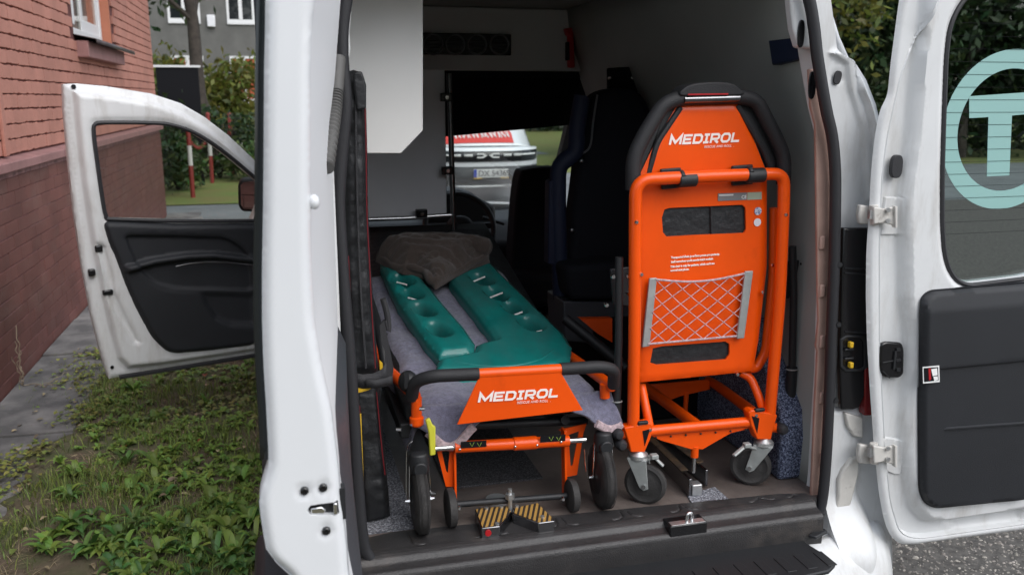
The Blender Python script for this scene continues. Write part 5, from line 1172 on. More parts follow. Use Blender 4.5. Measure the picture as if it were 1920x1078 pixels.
# side brackets (plate with triangular window) down to the small rollers
def bracket(outer, hole, y_, th, yaw_):
    o2 = [(p_.x, p_.z) for p_ in ats(outer, y_)]; h2 = [(p_.x, p_.z) for p_ in ats(hole, y_)]
    return build('leg_bracket', relief(o2, [h2], .02, lambda P: np.zeros(len(P)), lambda u, v, h: Vector((u, y_+(u-o2[0][0])*yaw_-h, v)), th), 'orange', stc)
bracket([(813, 803), (862, 812), (849, 822), (851, 912), (836, 912), (816, 832)], [(822, 818), (845, 822), (840, 886), (837, 884)], 2.10, .004, .0)
build('leg_flange', MB().prism(ats([(850, 812), (855, 812), (857, 958), (853, 958)], 2.085), (0, .03, 0)), 'orange', stc, bevel=.001)
bracket([(1048, 806), (1100, 794), (1094, 812), (1082, 890), (1062, 894), (1062, 812)], [(1066, 815), (1086, 808), (1074, 872), (1070, 874)], 2.12, .004, .0)
build('leg_flange', MB().prism(ats([(1058, 808), (1063, 808), (1064, 936), (1060, 936)], 2.095), (0, .03, 0)), 'orange', stc, bevel=.001)
build('top_cross', MB().tube([at(815, 800, 2.16), at(1100, 788, 2.16)], .012, 10), 'black_plastic', stc)
for px, py, rr2 in ((845, 951, .034), (1073, 928, .034)):
    c = at(px, py, 2.066); R_ = c.z-FZ-.002; build('roller', MB().lathe(c-V(.011, 0, 0), (1, 0, 0), [(0, .01), (0, R_-.005), (.003, R_), (.019, R_), (.022, R_-.005), (.022, .01)], 26), 'tyre', stc)
build('roller_axle', MB().cyl(at(856, 945, 2.07), at(1062, 929, 2.07), .0085, n=12), 'black_plastic', stc)
for px, py in ((861, 951), (1055, 934)): c = at(px, py, 2.06); build('bolt', MB().lathe(c, (0, -1, 0), [(0, .006), (.004, .006), (.007, .0045), (.008, 0)], 10), 'chrome', stc)
c = at(955, 930, 2.06); build('lock_bolt', MB().cyl(at(956, 916, 2.058), at(957, 964, 2.058), .0058, n=12).cyl(at(956, 925, 2.058), at(956, 934, 2.058), .0125, n=6), 'zinc', stc)
for px, py in ((779, 766), (735, 805), (800, 924)): c = at(px+8, py, 2.05); build('bolt', MB().cyl(c, c+V(.012, -.004, 0), .005, n=8), 'chrome', stc)
# frame, mattress and folded rear legs
for x0, x1, y0, y1 in ((.27, .30, 2.12, 3.6), (.78, .81, 2.12, 3.6), (.301, .779, 2.5, 2.54)): build('bed_frame', MB().bb(x0, x1, y0, y1, .80, .84), 'black_plastic', stc, bevel=.004)
build('leg_frame', MB().tube([(.37, 2.14, .80), (.40, 2.9, .63)], .013, 10).tube([(.72, 2.14, .80), (.70, 2.9, .63)], .013, 10).tube([(.40, 2.9, .63), (.70, 2.9, .63)], .013, 10), 'black_plastic', stc)
for x in (.36, .74): c = V(x, 3.2, .67); build('wheel', MB().lathe(c-V(.018, 0, 0), (1, 0, 0), [(0, .03), (0, .08), (.008, .098), (.028, .098), (.036, .08), (.036, .03)], 28), 'tyre', stc)
def bed_z(y): return .858+.245*max(0, y-2.32) + (.0 if y < 2.32 else .0)
build('mattress', MB().grid(lambda u, v: Vector((.29+u*.52, 2.13+v*1.35, bed_z(2.13+v*1.35)-.012)), 4, 20), 'nylon', stc, solid=.05)
build('side_guard', MB().tube(catmull([(.262, 2.3, .90), (.255, 2.36, 1.0), (.25, 2.6, 1.06), (.25, 2.9, 1.10), (.255, 3.1, 1.05)], 6), .014, 10), 'black_plastic', stc)
build('backrest_frame', MB().prism(ats([(1088, 598), (1148, 597), (1148, 642), (1120, 625)], 2.72), (0, .03, 0)), 'orange', stc)
build('rear_strut', MB().tube([at(1060, 598, 2.70), at(1175, 690, 2.55)], .018, 10), 'black_plastic', stc)
# ------------------------------------------------------------------ lilac grey blanket on the stretcher
def fold(x, y, s, k): return noise.fractal(Vector((x*s, y*s, k)), 1.0, 2.0, 4)
def blk_pt(u, v):
    # v 0..1: 0 = hanging front hem, .12 = front edge, 1 = head end ; u 0..1 across
    if v < .12:
        t = 1-v/.12; x = .315+u*.52; lobe = .028+.078*math.exp(-((u-.17)/.10)**2)+.070*math.exp(-((u-.95)/.13)**2); z = bed_z(2.13)+.028-t*lobe; y = 2.12-.05*math.sin(t*1.5)+.012*math.sin(u*14)*t
        x += .05*t*(u-.5)
    else:
        t = (v-.12)/.88; y = 2.12+t*.86; x = .30+u*.535-.05*t; z = bed_z(y)+.028
        e = max(0, abs(u-.5)-.40)/.10; z -= .10*e*e; x += .012*e*(1 if u > .5 else -1)
        z -= .02*max(0, .06-t)/.06
    z += .010*fold(x, y, 9, 2.0)+.003*fold(x, y, 30, 5.0); x += .006*fold(x, y, 8, 7.0); return Vector((x, y, z))
bl = build('grey_blanket', MB().grid(blk_pt, 70, 90), 'lilac_wool', None, ang=180, solid=.008)
tag(bl, 'worn lilac grey blanket hanging over the front of the stretcher', 'blanket')
for u0, du in ((.08, .20), (.86, .135)): build('hem', MB().tube([blk_pt(u0+i*du/12, 0.0)+V(0, -.006, .004) for i in range(13)], .007, 8, flat=1.6), 'pink_edge', bl)
# ------------------------------------------------------------------ green scoop stretcher
SO = V(0, 2.3, .938); SN = V(0, -.245, 1).normalized(); SU = V(0, 1, .245).normalized()
def sp(px, py):
    d = ray(px, py); t = (SO-_C).dot(SN)/d.dot(SN); p_ = _C+d*t; return (p_.x, (p_-SO).dot(SU))
def sps(l): return [sp(a, b) for a, b in l]
def spt(u, v, h): return V(u, 0, 0)+SO+SU*v+SN*h
sc_ = thing('scoop_stretcher', (.58, 2.5, .97), 'dark green plastic scoop stretcher lying on the grey blanket', 'scoop stretcher')
rl_o = sps([(842, 518), (890, 578), (930, 631), (905, 637), (893, 641), (890, 654), (822, 668), (816, 690), (850, 694), (930, 693), (1010, 688), (1050, 682), (1070, 668), (1073, 645), (1055, 618), (1010, 575), (940, 508), (915, 482), (880, 455), (830, 470)])
ll_o = sps([(712, 490), (722, 512), (745, 560), (772, 598), (800, 636), (824, 662), (880, 657), (889, 652), (891, 641), (868, 608), (830, 565), (800, 528), (770, 480), (740, 470)])
def hole(px, py, ang, rx_, rz_):
    c = sp(px, py); P = []
    for k in range(20):
        t = 2*math.pi*k/20; a_ = rx_*math.copysign(abs(math.cos(t))**.75, math.cos(t)); b_ = rz_*math.copysign(abs(math.sin(t))**.75, math.sin(t))
        P.append((c[0]+a_*math.cos(ang)-b_*math.sin(ang), c[1]+a_*math.sin(ang)+b_*math.cos(ang)))
    return P
rh = [hole(x, y, -1.25, .046, .025) for x, y in ((903, 521), (930, 548), (963, 574), (995, 604))]
lh_ = [hole(x, y, -1.15, .045, .023) for x, y in ((754, 524), (770, 549), (793, 580), (822, 617))]
def leaf_h(o2, hs):
    def f(P):
        d = sdf(P, o2); h = .0-.014*(1-sstep(0, .024, d))**2
        for hh in hs: h -= .016*(1-sstep(0, .016, -sdf(P, hh)))**1.5
        return h
    return f
rlf = build('right_leaf', relief(rl_o, rh, .007, leaf_h(rl_o, rh), lambda u, v, h: spt(u, v, h), .055), 'teal', sc_, ang=70)
llf = build('left_leaf', relief(ll_o, lh_, .007, leaf_h(ll_o, lh_), lambda u, v, h: spt(u, v, h+.004), .055), 'teal', sc_, ang=70)
def well(hh, par, side_):                           # moulded pocket wall with the white pin across it
    c = np.mean(hh, 0); P = [spt(c[0]+(a-c[0])*.97, c[1]+(b-c[1])*.97, -.048) for a, b in hh]
    build('hand_hole', MB().prism(P, SN*-.004), 'teal', par)
    q0, q1 = hh[9], hh[14]; 
    a_, b_ = spt(*hh[12], -.02), spt(*hh[17], -.02)
for hh in rh: well(hh, rlf, 1)
for hh in lh_: well(hh, llf, -1)
for (x0, y0, x1, y1) in ((887, 526, 909, 517), (919, 556, 942, 547), (956, 592, 979, 583), (1003, 621, 1016, 618)):
    u0, u1 = sp(x0, y0), sp(x1, y1); build('pin', MB().tube([spt(*u0, -.004), spt(*u1, -.004)], .0028, 8), 'sign_white', rlf)
for (x0, y0, x1, y1) in ((744, 527, 763, 532), (765, 556, 785, 562)):
    u0, u1 = sp(x0, y0), sp(x1, y1); build('pin', MB().tube([spt(*u0, -.004), spt(*u1, -.004)], .0028, 8), 'sign_white', llf)
fr_ = [spt(*sp(a, b), -.052) for a, b in [(816, 688), (850, 694), (930, 694), (1010, 689), (1050, 683), (1072, 664)]]
build('foot_rim', MB().tube(catmull([p_+V(0, .012, -.004) for p_ in fr_], 5), .025, 12), 'teal', sc_)
build('foot_groove', MB().tube(catmull([spt(*sp(a, b), -.004) for a, b in [(850, 676), (900, 684), (960, 684), (1010, 674), (1040, 655)]], 5), .006, 8), 'teal', sc_)
build('foot_ring', MB().tube(catmull([spt(*sp(a, b), -.004) for a, b in [(1010, 668), (1030, 655), (1048, 650), (1052, 660), (1040, 672), (1018, 676)]], 4, True), .004, 8, closed=True), 'teal', sc_)
# ------------------------------------------------------------------ brown blanket
bo = sps([(704, 492), (706, 480), (730, 472), (790, 470), (850, 472), (900, 478), (916, 484), (918, 494), (880, 508), (850, 524), (816, 545), (806, 534), (796, 526), (775, 518), (755, 516), (735, 507)])
def br_h(P):
    d = sdf(P, bo); h = .006+.020*sstep(0, .012, d)
    t = np.clip((P[:, 1]-.50)/.25, 0, 1); h += .060*sstep(.0, .06, d)*sstep(.0, .6, t)
    n1 = np.array([fold(a, b*2.2, 7, 3.3) for a, b in P]); n2 = np.array([fold(a+b, b*1.5, 20, 9.1) for a, b in P])
    rid = np.abs(np.sin(P[:, 1]*52+P[:, 0]*11+n1*4.5))**.6; h += (.024*rid*(1-.75*t)+.016*n1+.006*n2)*sstep(0, .02, d)
    return h
bb_ = build('brown_blanket', relief(bo, [], .0062, br_h, lambda u, v, h: spt(u, v, h), -.002), 'brown_wool', None, ang=180); tag(bb_, 'crumpled dark brown blanket lying on the green scoop', 'blanket')
for k, (pl_, hh, rr2) in enumerate(([[(716, 493), (740, 506), (770, 514), (797, 523), (812, 538), (850, 520), (884, 504), (912, 492)], .020, .013], [[(722, 488), (750, 498), (785, 507), (812, 520), (850, 508), (885, 494), (914, 487)], .044, .014], [[(740, 490), (775, 494), (820, 502), (860, 492), (895, 482)], .066, .013])):
    cp_ = catmull([spt(*sp(a, b), hh+.006*math.sin(a*.05+k)) for a, b in pl_], 7); cp_ = [q_+V(0, .005*fold(q_.x, k, 16, 1.0), .007*fold(q_.x, q_.y, 14, 4.0+k)) for q_ in cp_]
    build('fold', MB().tube(cp_, [rr2*(.75+.5*abs(fold(i*.11, k, 1.0, 2.0))) for i in range(len(cp_))], 12, flat=1.3), 'brown_wool', bb_, ang=180)
roll = MB(); rc = spt(*sp(898, 486), .052)
roll.tube(catmull([rc+V(-.10, .02, .012), rc+V(-.05, .0, .008), rc+V(.0, -.015, .0), rc+V(.03, -.01, -.012)], 6), [.030]*8+[.034]*8+[.024]*3, 16)
build('rolled_fold', roll, 'brown_wool', bb_, ang=180)
# ------------------------------------------------------------------ tall black bag strapped at the left
BY = 2.125
bg_o = uv([(640, 160), (648, 137), (664, 131), (680, 136), (687, 160), (690, 260), (692, 400), (697, 500), (703, 600), (711, 690), (716, 760), (723, 850), (730, 930), (734, 975), (690, 988), (680, 982), (668, 850), (655, 700), (645, 500), (640, 300)], BY)
bag = thing('equipment_bag', (.2, 2.2, FZ), 'tall black bag with red piping strapped against the left wall', 'bag')
def bag_h(P):
    d = sdf(P, bg_o); h = -.022*(1-sstep(0, .022, d))**2
    n1 = np.array([noise.fractal(Vector((a*9, 0, b*13)), 1.0, 2.0, 4) for a, b in P]); h += .007*n1
    n2 = np.array([noise.fractal(Vector((a*20+b*6, 3, b*30)), 1.0, 2.0, 3) for a, b in P]); h += .004*np.abs(n2)
    zs = at(690, 715, BY).z; h -= .014*(1-sstep(.01, .04, np.abs(P[:, 1]-zs)))
    return h
body = build('bag_body', relief(bg_o, [], .0075, bag_h, lambda u, v, h: Vector((u+.10*(0), BY-h, v)), .30), 'nylon', bag, ang=70)
def pipe(l, r=.0016, m_='red_piping', y_=BY-.006): return build('piping', MB().tube(catmull(ats(l, y_), 5), r, 6), m_, body)
pipe([(683, 170), (686, 260), (688, 400), (693, 500), (698, 600), (704, 690)]); pipe([(706, 735), (712, 800), (717, 850), (722, 890)], y_=BY-.004)
pipe([(653, 480), (657, 560), (661, 640), (664, 690)], y_=BY-.003); pipe([(674, 760), (677, 850), (682, 920)], y_=BY-.004)
build('zip_line', MB().tube(catmull(ats([(667, 190), (668, 300), (672, 450), (677, 560), (686, 690)], BY-.009), 5), .003, 6), 'webbing', body)
build('bag_flap', MB().prism(ats([(662, 136), (678, 134), (686, 160), (686, 205), (668, 208), (662, 160)], BY-.006), (0, -.012, 0)), 'nylon', bag, bevel=.005, seg=3)
def band(name, l, y_, h, m_): # flat webbing strap
    P = ats(l, y_); n_ = len(P); mb = MB(); mb.v = [tuple(p_) for p_ in P]+[tuple(p_-V(0, 0, h)) for p_ in P]; mb.f = [(i, i+1, n_+i+1, n_+i) for i in range(n_-1)]
    return build(name, mb, m_, bag, solid=.003)
band('strap', [(662, 698), (680, 702), (700, 700), (716, 692), (724, 680)], BY-.020, .036, 'webbing'); band('strap', [(686, 711), (705, 712), (724, 708), (736, 704)], BY-.028, .022, 'webbing')
st2 = build('yellow_strap', MB().prism(ats([(664, 720), (690, 716), (714, 716), (690, 731), (665, 737)], BY-.017), (0, -.003, 0)), 'yellow', bag)
build('yellow_strap', MB().prism(ats([(672, 775), (677, 775), (685, 985), (679, 983)], BY-.012), (0, -.003, 0)), 'yellow', bag)
build('yellow_strap', MB().prism(ats([(711, 674), (717, 680), (720, 712), (713, 710)], BY+.01), (0, -.003, 0)), 'yellow', bag)
build('hanging_strap', MB().prism(ats([(712, 610), (720, 600), (728, 640), (738, 690), (736, 708), (724, 708), (722, 660), (714, 640)], BY+.05), (0, .004, 0)), 'webbing', bag)
build('strap_loop', MB().tube(catmull(ats([(718, 560), (726, 590), (728, 620), (722, 600)], BY+.10), 4), .008, 8), 'webbing', bag)
# ------------------------------------------------------------------ red hammer on the bulkhead
hm = thing('emergency_hammer', at(1067, 128, 3.79), 'red emergency hammer clipped to the bulkhead', 'hammer')
build('handle', MB().prism(ats([(1062, 68), (1073, 68), (1075, 128), (1063, 128)], 3.785), (0, -.025, 0)), 'red_plastic', hm, bevel=.006)
build('head', MB().prism(ats([(1055, 55), (1080, 53), (1076, 66), (1072, 72), (1064, 72), (1058, 66)], 3.787), (0, -.032, 0)), 'red_plastic', hm, bevel=.006)
build('clip', MB().prism(ats([(1060, 80), (1064, 80), (1064, 114), (1060, 114)], 3.79), (0, -.03, 0)), 'board_black', hm)
# ------------------------------------------------------------------ white car seen through the windscreen
CXX, CY = 2.97, 12.5
car = thing('parked_car', (CXX, CY+2.1, 0), 'white car with red bonnet sticker seen through the windscreen', 'car')
def cp(px, py, y): return at(px, py, y)
hw = .86
def body_fn(u, v):   # front clip: u across -1..1, v down from bonnet edge to bumper
    x = (u*2-1); xx = CXX+x*hw*(1-.0*v); y = CY+.32*abs(x)**4+.10*abs(x)**2; prof = [(0, .962, .10), (.18, .95, .03), (.35, .925, .0), (.55, .80, -.01), (.72, .70, .0), (1, .38, .03)]
    z = np.interp(v, [p_[0] for p_ in prof], [p_[1] for p_ in prof]); dy = np.interp(v, [p_[0] for p_ in prof], [p_[2] for p_ in prof]); return Vector((xx, y+dy, z-.02*abs(x)**3*(1-v)))
bd_ = build('body', MB().grid(body_fn, 30, 16).bb(CXX-hw, CXX+hw, CY+.55, CY+4.2, .35, .93), 'car_white', car)
build('bonnet', MB().grid(lambda u, v: Vector((CXX+(u*2-1)*(hw-.02), CY+.10+.42*abs(u*2-1)**4*(1-v)+.10*abs(u*2-1)**2*(1-v)+v*1.15, .935+.42*v**.95+.045*(1-abs(u*2-1)**3)-.06*abs(u*2-1)**6)), 30, 14), 'car_white', car, solid=.01)
build('cabin', MB().prism([(CXX-hw+.12, CY+1.25, 1.34), (CXX-hw+.22, CY+2.0, 1.74), (CXX-hw+.22, CY+3.8, 1.74), (CXX-hw+.1, CY+4.15, .92), (CXX-hw+.1, CY+1.25, .92)], (2*hw-.24, 0, 0)), 'car_white', car, bevel=.06, seg=3)
build('windscreen', MB().add([(CXX-hw+.16, CY+1.23, 1.38), (CXX+hw-.16, CY+1.23, 1.38), (CXX+hw-.26, CY+1.93, 1.73), (CXX-hw+.26, CY+1.93, 1.73)], [(0, 1, 2, 3)]), 'pane_dark', car, solid=.01)
def on_nose(x, z, off=.012):
    t = (x-CXX)/hw; return Vector((x, CY+.32*abs(t)**4+.10*t*t-off, z))
def nose_strip(name, x0, x1, z0, z1, m_, off, par=None, n_=16):
    return build(name, MB().grid(lambda u, v: on_nose(x0+u*(x1-x0), z0+v*(z1-z0), off), n_, 2), m_, par or car, solid=.008)
gr = nose_strip('grille', CXX-hw*.93, CXX+hw*.93, .755, .905, 'gloss_black', .018)
for k in (-3, -2, 2, 3): nose_strip('grille_bar', CXX+k*.165-.062+(.04 if k < 0 else -.04), CXX+k*.165+.062+(.04 if k < 0 else -.04), .83, .865, 'plate_grey', .030, gr, 3)
mb = MB()
for s_ in (-1, 1):
    mb.prism([V(CXX+s_*.165, CY-.035, .880), V(CXX+s_*.075, CY-.035, .880), V(CXX+s_*.012, CY-.035, .845), V(CXX+s_*.075, CY-.035, .808), V(CXX+s_*.165, CY-.035, .808), V(CXX+s_*.165, CY-.035, .830), V(CXX+s_*.085, CY-.035, .830), V(CXX+s_*.06, CY-.035, .845), V(CXX+s_*.085, CY-.035, .858), V(CXX+s_*.165, CY-.035, .858)], (0, .008, 0))
build('emblem', mb, 'plate_grey', gr)
for s_ in (-1, 1):
    hl = nose_strip('headlight', CXX+s_*hw*.58, CXX+s_*hw*.97, .765, .91, 'pane_dark', .026); nose_strip('lamp_bar', CXX+s_*hw*.60, CXX+s_*hw*.92, .84, .862, 'sign_white', .036, hl, 6)
nose_strip('lower_bumper', CXX-hw*.98, CXX+hw*.98, .37, .685, 'car_grey', .016)
nose_strip('skid_plate', CXX-hw*.6, CXX+hw*.6, .36, .42, 'zinc', .03)
fp = build('front_plate', MB().bb(CXX-.22, CXX+.30, CY-.05, CY-.03, .528, .65), 'plate_grey', car, bevel=.004)
build('plate_band', MB().bb(CXX-.219, CXX-.175, CY-.053, CY-.0505, .532, .648), 'eu_blue', fp)
text_mesh('plate_number', 'DX 54369', .118, 'board_black', fp, (CXX-.155, CY-.0525, .552), (1, 0, 0), (0, 0, 1), spacing=.95)
build('plate_tab', MB().bb(CXX-.22, CXX-.10, CY-.054, CY-.05, .515, .530).bb(CXX+.18, CXX+.30, CY-.054, CY-.05, .515, .530), 'yellow', fp)
def bon(x, v): t = (x-CXX)/hw; return Vector((x, CY+.10+.42*abs(t)**4*(1-v)+.10*t*t*(1-v)+v*1.15, .949+.42*v**.95+.045*(1-abs(t)**3)-.06*abs(t)**6))
stk = build('bonnet_sticker', MB().grid(lambda u, v: bon(CXX-.66+u*(1.16-.10*abs(v-.5)), .05+v*.62), 14, 10), 'sticker_red', car)
m2 = MB()
for j, (v0, x0, n_) in enumerate(((.48, -.40, 11), (.27, -.42, 13))):
    for k in range(n_):
        x = CXX+x0+k*.068; a_ = [bon(x+.04*t-.0, v0+.10*math.sin(t*6.28+k*1.7)+.02*k/n_)+V(0, 0, .006) for t in np.linspace(0, 1, 7)]; m2.tube(a_, .009, 5)
build('sticker_script', m2, 'sign_white', stk)
for s_ in (-1, 1): build('side_mirror', MB().ball((CXX+s_*(hw+.06), CY+1.55, 1.26), (.12, .07, .085), 14, 8), 'board_black', car)
for s_ in (-1, 1):
    for y_ in (CY+.75, CY+3.35): build('wheel', MB().lathe((CXX+s_*(hw-.12)-.1, y_, .34), (1, 0, 0), [(0, .2), (0, .30), (.03, .34), (.17, .34), (.2, .30), (.2, .2)], 28), 'tyre', car)
# ------------------------------------------------------------------ lawn beside the van
def fbm(x, y, s): return noise.fractal(Vector((x*s, y*s, 1.3)), 1.0, 2.0, 4)
LX0, LX1, LY0, LY1 = -1.50, .25, 2.3, 6.6
def ok_soil(x, y):
    if x < -1.08 and y > 3.0: return random.random() < .10
    return True
def bed(x, y):
    e = -1.10+.14*fbm(1.0, y, 2.4)+.05*fbm(4.0, y, 9.0)-(.16 if y < 4.5 else .16*max(0, 1-(y-4.5)/.7))
    t = max(0, min(1, (x-e+.03)/.14)); t = t*t*(3-2*t)
    return -.02+.052*t+.020*fbm(x, y, 3.0)*t+.010*fbm(x, y, 14.0)*t
NX, NY = 90, 190
sb = build('soil_bed', MB().grid(lambda u, v: Vector((-1.50+u*1.9, 2.2+v*4.6, bed(-1.50+u*1.9, 2.2+v*4.6))), NX, NY), 'soil', None, ang=180)
tag(sb, 'uneven brown soil bed between the paving and the van', kind='structure')
bv, bf = [], []
def blade_at(x, y, h, w_, lean, az, store_v, store_f):
    dx, dy = math.cos(az), math.sin(az); px_, py_ = -dy*w_, dx*w_; b = len(store_v)
    g = bed(x, y); store_v += [(x-px_, y-py_, g-.004), (x+px_, y+py_, g-.004), (x+dx*lean*.35+px_*.7, y+dy*lean*.35+py_*.7, g+h*.6), (x+dx*lean*.35-px_*.7, y+dy*lean*.35-py_*.7, g+h*.6), (x+dx*lean, y+dy*lean, g+h)]
    store_f += [(b, b+1, b+2), (b, b+2, b+3), (b+3, b+2, b+4)]
gv, gf, dv, df = [], [], [], []
for i in range(42000):
    x = random.uniform(LX0, LX1); y = LY0+(LY1-LY0)*random.random()**1.25
    n_ = fbm(x, y, 2.2)
    if n_ < random.uniform(-.35, .45) or not ok_soil(x, y): continue
    h = random.uniform(.02, .06)*(1+.7*max(0, n_)); az = random.random()*6.283
    blade_at(x, y, h, random.uniform(.0010, .0022), h*random.uniform(.3, 1.2), az, gv, gf)
for i in range(16000):
    x = random.uniform(LX0, LX1); y = random.uniform(LY0, LY1)
    if fbm(x+9, y, 2.6) < .02: continue
    h = random.uniform(.004, .03); blade_at(x, y, h, .0014, random.uniform(.03, .09), random.random()*6.283, dv, df)
tag(arrays('grass', gv, gf, 'blade'), 'thin green grass scattered over the soil beside the van', kind='stuff')
tag(arrays('dry_grass', dv, df, 'dry_blade'), 'dry straw and grass litter lying on the soil', kind='stuff')
def leaf(vs, fs, c, az, L, W, rise, droop):
    dx, dy = math.cos(az), math.sin(az); b = len(vs); k = 6
    for i in range(k+1):
        t = i/k; r = L*t; z = c[2]+rise*math.sin(min(1, t*1.15)*math.pi*.5)-droop*t*t; wd = W*math.sin(math.pi*min(.98, .06+.94*t**.8))**.8
        cx_, cy_ = c[0]+dx*r, c[1]+dy*r
        vs += [(cx_-dy*wd, cy_+dx*wd, z+wd*.35), (cx_, cy_, z), (cx_+dy*wd, cy_-dx*wd, z+wd*.35)]
    for i in range(k):
        o = b+3*i; fs += [(o, o+1, o+4, o+3), (o+1, o+2, o+5, o+4)]
wv, wf, yv, yf = [], [], [], []
def rosette(x, y, n, L, W, vs, fs, up=.5):
    for i in range(n):
        a = 6.283*i/n+random.uniform(-.4, .4); l = L*random.uniform(.6, 1.15); leaf(vs, fs, (x, y, bed(x, y)+.004), a, l, W*random.uniform(.7, 1.2), l*up*random.uniform(.4, 1.3), l*up*random.uniform(.1, .7))
# big rosettes at places where the photograph shows them
for px, py, n, L, W, up in [(250, 745, 16, .13, .020, .8), (235, 770, 10, .10, .022, .6), (290, 800, 10, .11, .018, .5), (255, 805, 9, .09, .02, .5), (290, 880, 14, .13, .017, .4), (330, 860, 9, .08, .015, .5), (245, 935, 14, .12, .022, .6), (275, 960, 9, .10, .02, .6),
                            (400, 960, 14, .12, .024, .7), (430, 1010, 12, .12, .028, .7), (360, 1020, 12, .12, .026, .6), (470, 880, 11, .10, .022, .7), (455, 920, 10, .10, .02, .8), (110, 1020, 9, .10, .02, .6), (95, 1050, 10, .10, .022, .5), (190, 1050, 10, .11, .022, .5), (390, 770, 9, .09, .015, .9),
                            (415, 870, 10, .06, .016, .4), (360, 840, 8, .07, .018, .4), (320, 1010, 10, .10, .018, .8), (440, 1060, 10, .12, .03, .6), (300, 1060, 10, .10, .02, .7), (470, 1000, 10, .11, .022, .8), (345, 905, 9, .08, .014, .5), (200, 1000, 9, .09, .016, .6), (465, 760, 10, .07, .02, .4), (440, 700, 12, .07, .022, .4), (470, 720, 12, .07, .022, .4)]:
    p = atz(px, py, 0); rosette(p.x, p.y, n+5, L*.72, W*.62, wv, wf, up)
for i in range(1300):
    x = random.uniform(-1.02, .1); y = random.uniform(LY0, LY1)
    if fbm(x, y, 1.7) < -.12: continue
    rosette(x, y, random.randint(5, 9), random.uniform(.02, .055), random.uniform(.005, .012), wv, wf, random.uniform(.3, .9))
for i in range(1500):                      # low round-leaved creeper along the paving edge
    t = random.random(); y = 3.3+3.0*t+random.gauss(0, .1); x = -1.12+.10*math.sin(y*3)+random.gauss(0, .10)+(.05 if y > 5 else 0)-.10*(y < 4.4)
    if fbm(x+3, y, 3.0) < -.05: continue
    leaf(yv, yf, (x, y, max(.02, bed(x, y))+random.uniform(.004, .03)), random.random()*6.28, random.uniform(.014, .034), random.uniform(.007, .016), random.uniform(0, .008), random.uniform(0, .012))
for i in range(900):
    y = random.uniform(4.4, 6.5); x = random.uniform(-.75, 0.1)
    if fbm(x+7, y+2, 2.0) < .0: continue
    leaf(yv, yf, (x, y, max(.02, bed(x, y))+random.uniform(.004, .04)), random.random()*6.28, random.uniform(.018, .04), random.uniform(.008, .018), random.uniform(0, .008), random.uniform(0, .012))
dpv, dpf = [], []
for i in range(95):
    px, py = random.uniform(60, 500), 880+220*random.random()**.7; p = atz(px, py, 0)
    if fbm(p.x+2, p.y, 3.5) < -.15 or p.x > .05: continue

    a_, b_ = (dpv, dpf) if random.random() < .55 else (wv, wf); rosette(p.x, p.y, random.randint(6, 11), random.uniform(.045, .095), random.uniform(.008, .015), a_, b_, random.uniform(.5, 1.0))
tag(arrays('deep_weeds', dpv, dpf, 'weed_deep', smooth=True), 'deep green long leaved weeds in the lower part of the lawn', kind='stuff')
tag(arrays('broadleaf_weeds', wv, wf, 'weed', smooth=True), 'green broad leaved weeds spread over the soil', kind='stuff')
tag(arrays('creeping_weed', yv, yf, 'weed_yellow', smooth=True), 'small yellow green creeping leaves along the paving edge', kind='stuff')
for px, py, s, lb in [(373, 847, .03, 'red leaf lying among green weeds nearest the door edge'), (385, 713, .035, 'dull red leaf lying under the open front door'), (235, 857, .028, 'red brown leaf lying left of the pale rosette'), (318, 928, .035, 'pale crumpled leaf lying near the middle of the lawn')]:
    p = atz(px, py, 0); vs, fs = [], []
    leaf(vs, fs, (p.x, p.y, bed(p.x, p.y)+.016), random.random()*6, s*1.3, s*.5, .012, .01)
    tag(arrays('fallen_leaf', np.array(vs)-np.array([p.x, p.y, 0]), fs, 'leaf_red' if 'red' in lb else 'twig', smooth=True), lb, 'leaf', 'fallen leaves on the lawn').location = (p.x, p.y, 0)
lv, lf_ = [], []
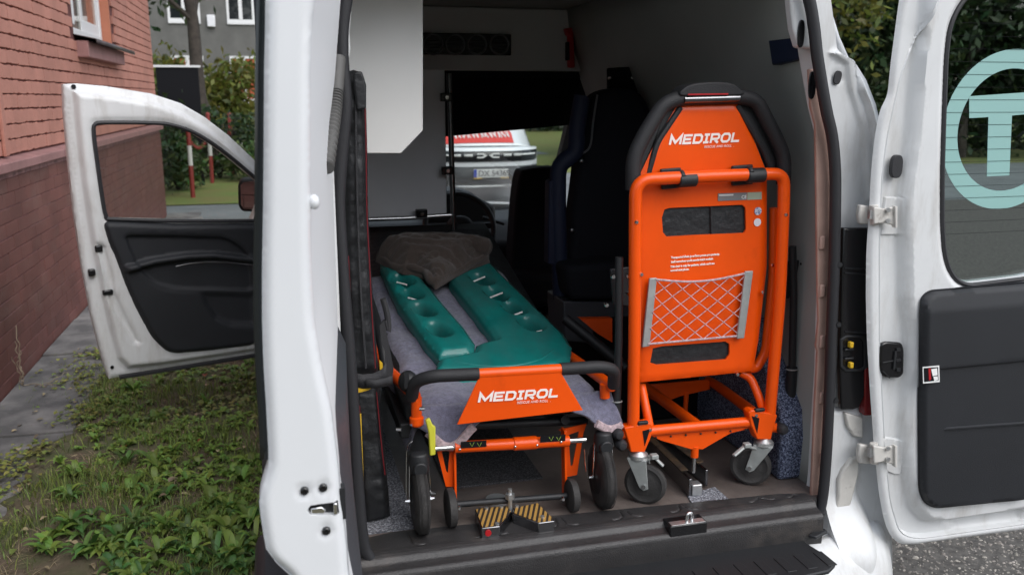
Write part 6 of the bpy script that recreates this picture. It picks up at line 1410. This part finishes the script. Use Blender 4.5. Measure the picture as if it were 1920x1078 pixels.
for i in range(260):
    x = random.uniform(-1.35, .05); y = random.uniform(2.4, 6.4); g = bed(x, y)
    leaf(lv, lf_, (x, y, max(.022, g)+random.uniform(.006, .02)), random.random()*6.28, random.uniform(.02, .04), random.uniform(.006, .013), random.uniform(-.004, .012), random.uniform(0, .014))
tag(arrays('leaf_litter', lv, lf_, 'dry_blade', smooth=True), 'small tan and brown fallen leaves littering the lawn', kind='stuff')
# dry vine by the wall
dvn = MB(); b0 = atz(42, 722, .02)
def wig(p, q, s, n=10): return [p.lerp(q, i/n)+Vector((random.uniform(-s, s), random.uniform(-s, s), random.uniform(-s, s)*.6))*(0 < i < n) for i in range(n+1)]
for px, py, xw in [(30, 610, -1.51), (28, 640, -1.50), (36, 655, -1.50), (22, 670, -1.5)]: dvn.tube(catmull(wig(b0, atx(px, py, xw), .012), 3), .0025, 5)
dvn.tube(catmull(wig(b0, atz(100, 722, .035), .02), 3), .0028, 5); dvn.tube(catmull(wig(atz(75, 724, .03), atz(122, 698, .06), .012), 3), .0022, 5)
tag(build('dry_vine', dvn, 'twig'), 'dry pale vine stems against the foot of the brick wall', 'vine')
# loose stone chips on the asphalt
cv, cf = [], []
for i in range(16000):
    x = random.uniform(1.5, 3.3); y = random.uniform(1.5, 3.6); s = random.uniform(.0025, .0075)*(1.7 if random.random() < .08 else 1)
    b = len(cv); a = random.random()*6.28; ca, sa = math.cos(a), math.sin(a); e = random.uniform(.5, 1)
    q = [(-s, -s*e, 0), (s*.9, -s*e*.8, 0), (s, s*e, 0), (-s*.8, s*e*.9, 0), (-s*.4, -s*e*.4, s*.7), (s*.5, -s*.3*e, s*.75), (s*.4, s*e*.4, s*.6), (-s*.4, s*e*.5, s*.7)]
    cv += [(x+ca*u-sa*t, y+sa*u+ca*t, .004+z) for u, t, z in q]
    cf += [tuple(b+k for k in g) for g in ((4, 5, 6, 7), (0, 1, 5, 4), (1, 2, 6, 5), (2, 3, 7, 6), (3, 0, 4, 7))]
tag(arrays('gravel', cv, cf, 'stone_chip'), 'loose pale stone chips on the asphalt by the door', kind='stuff')
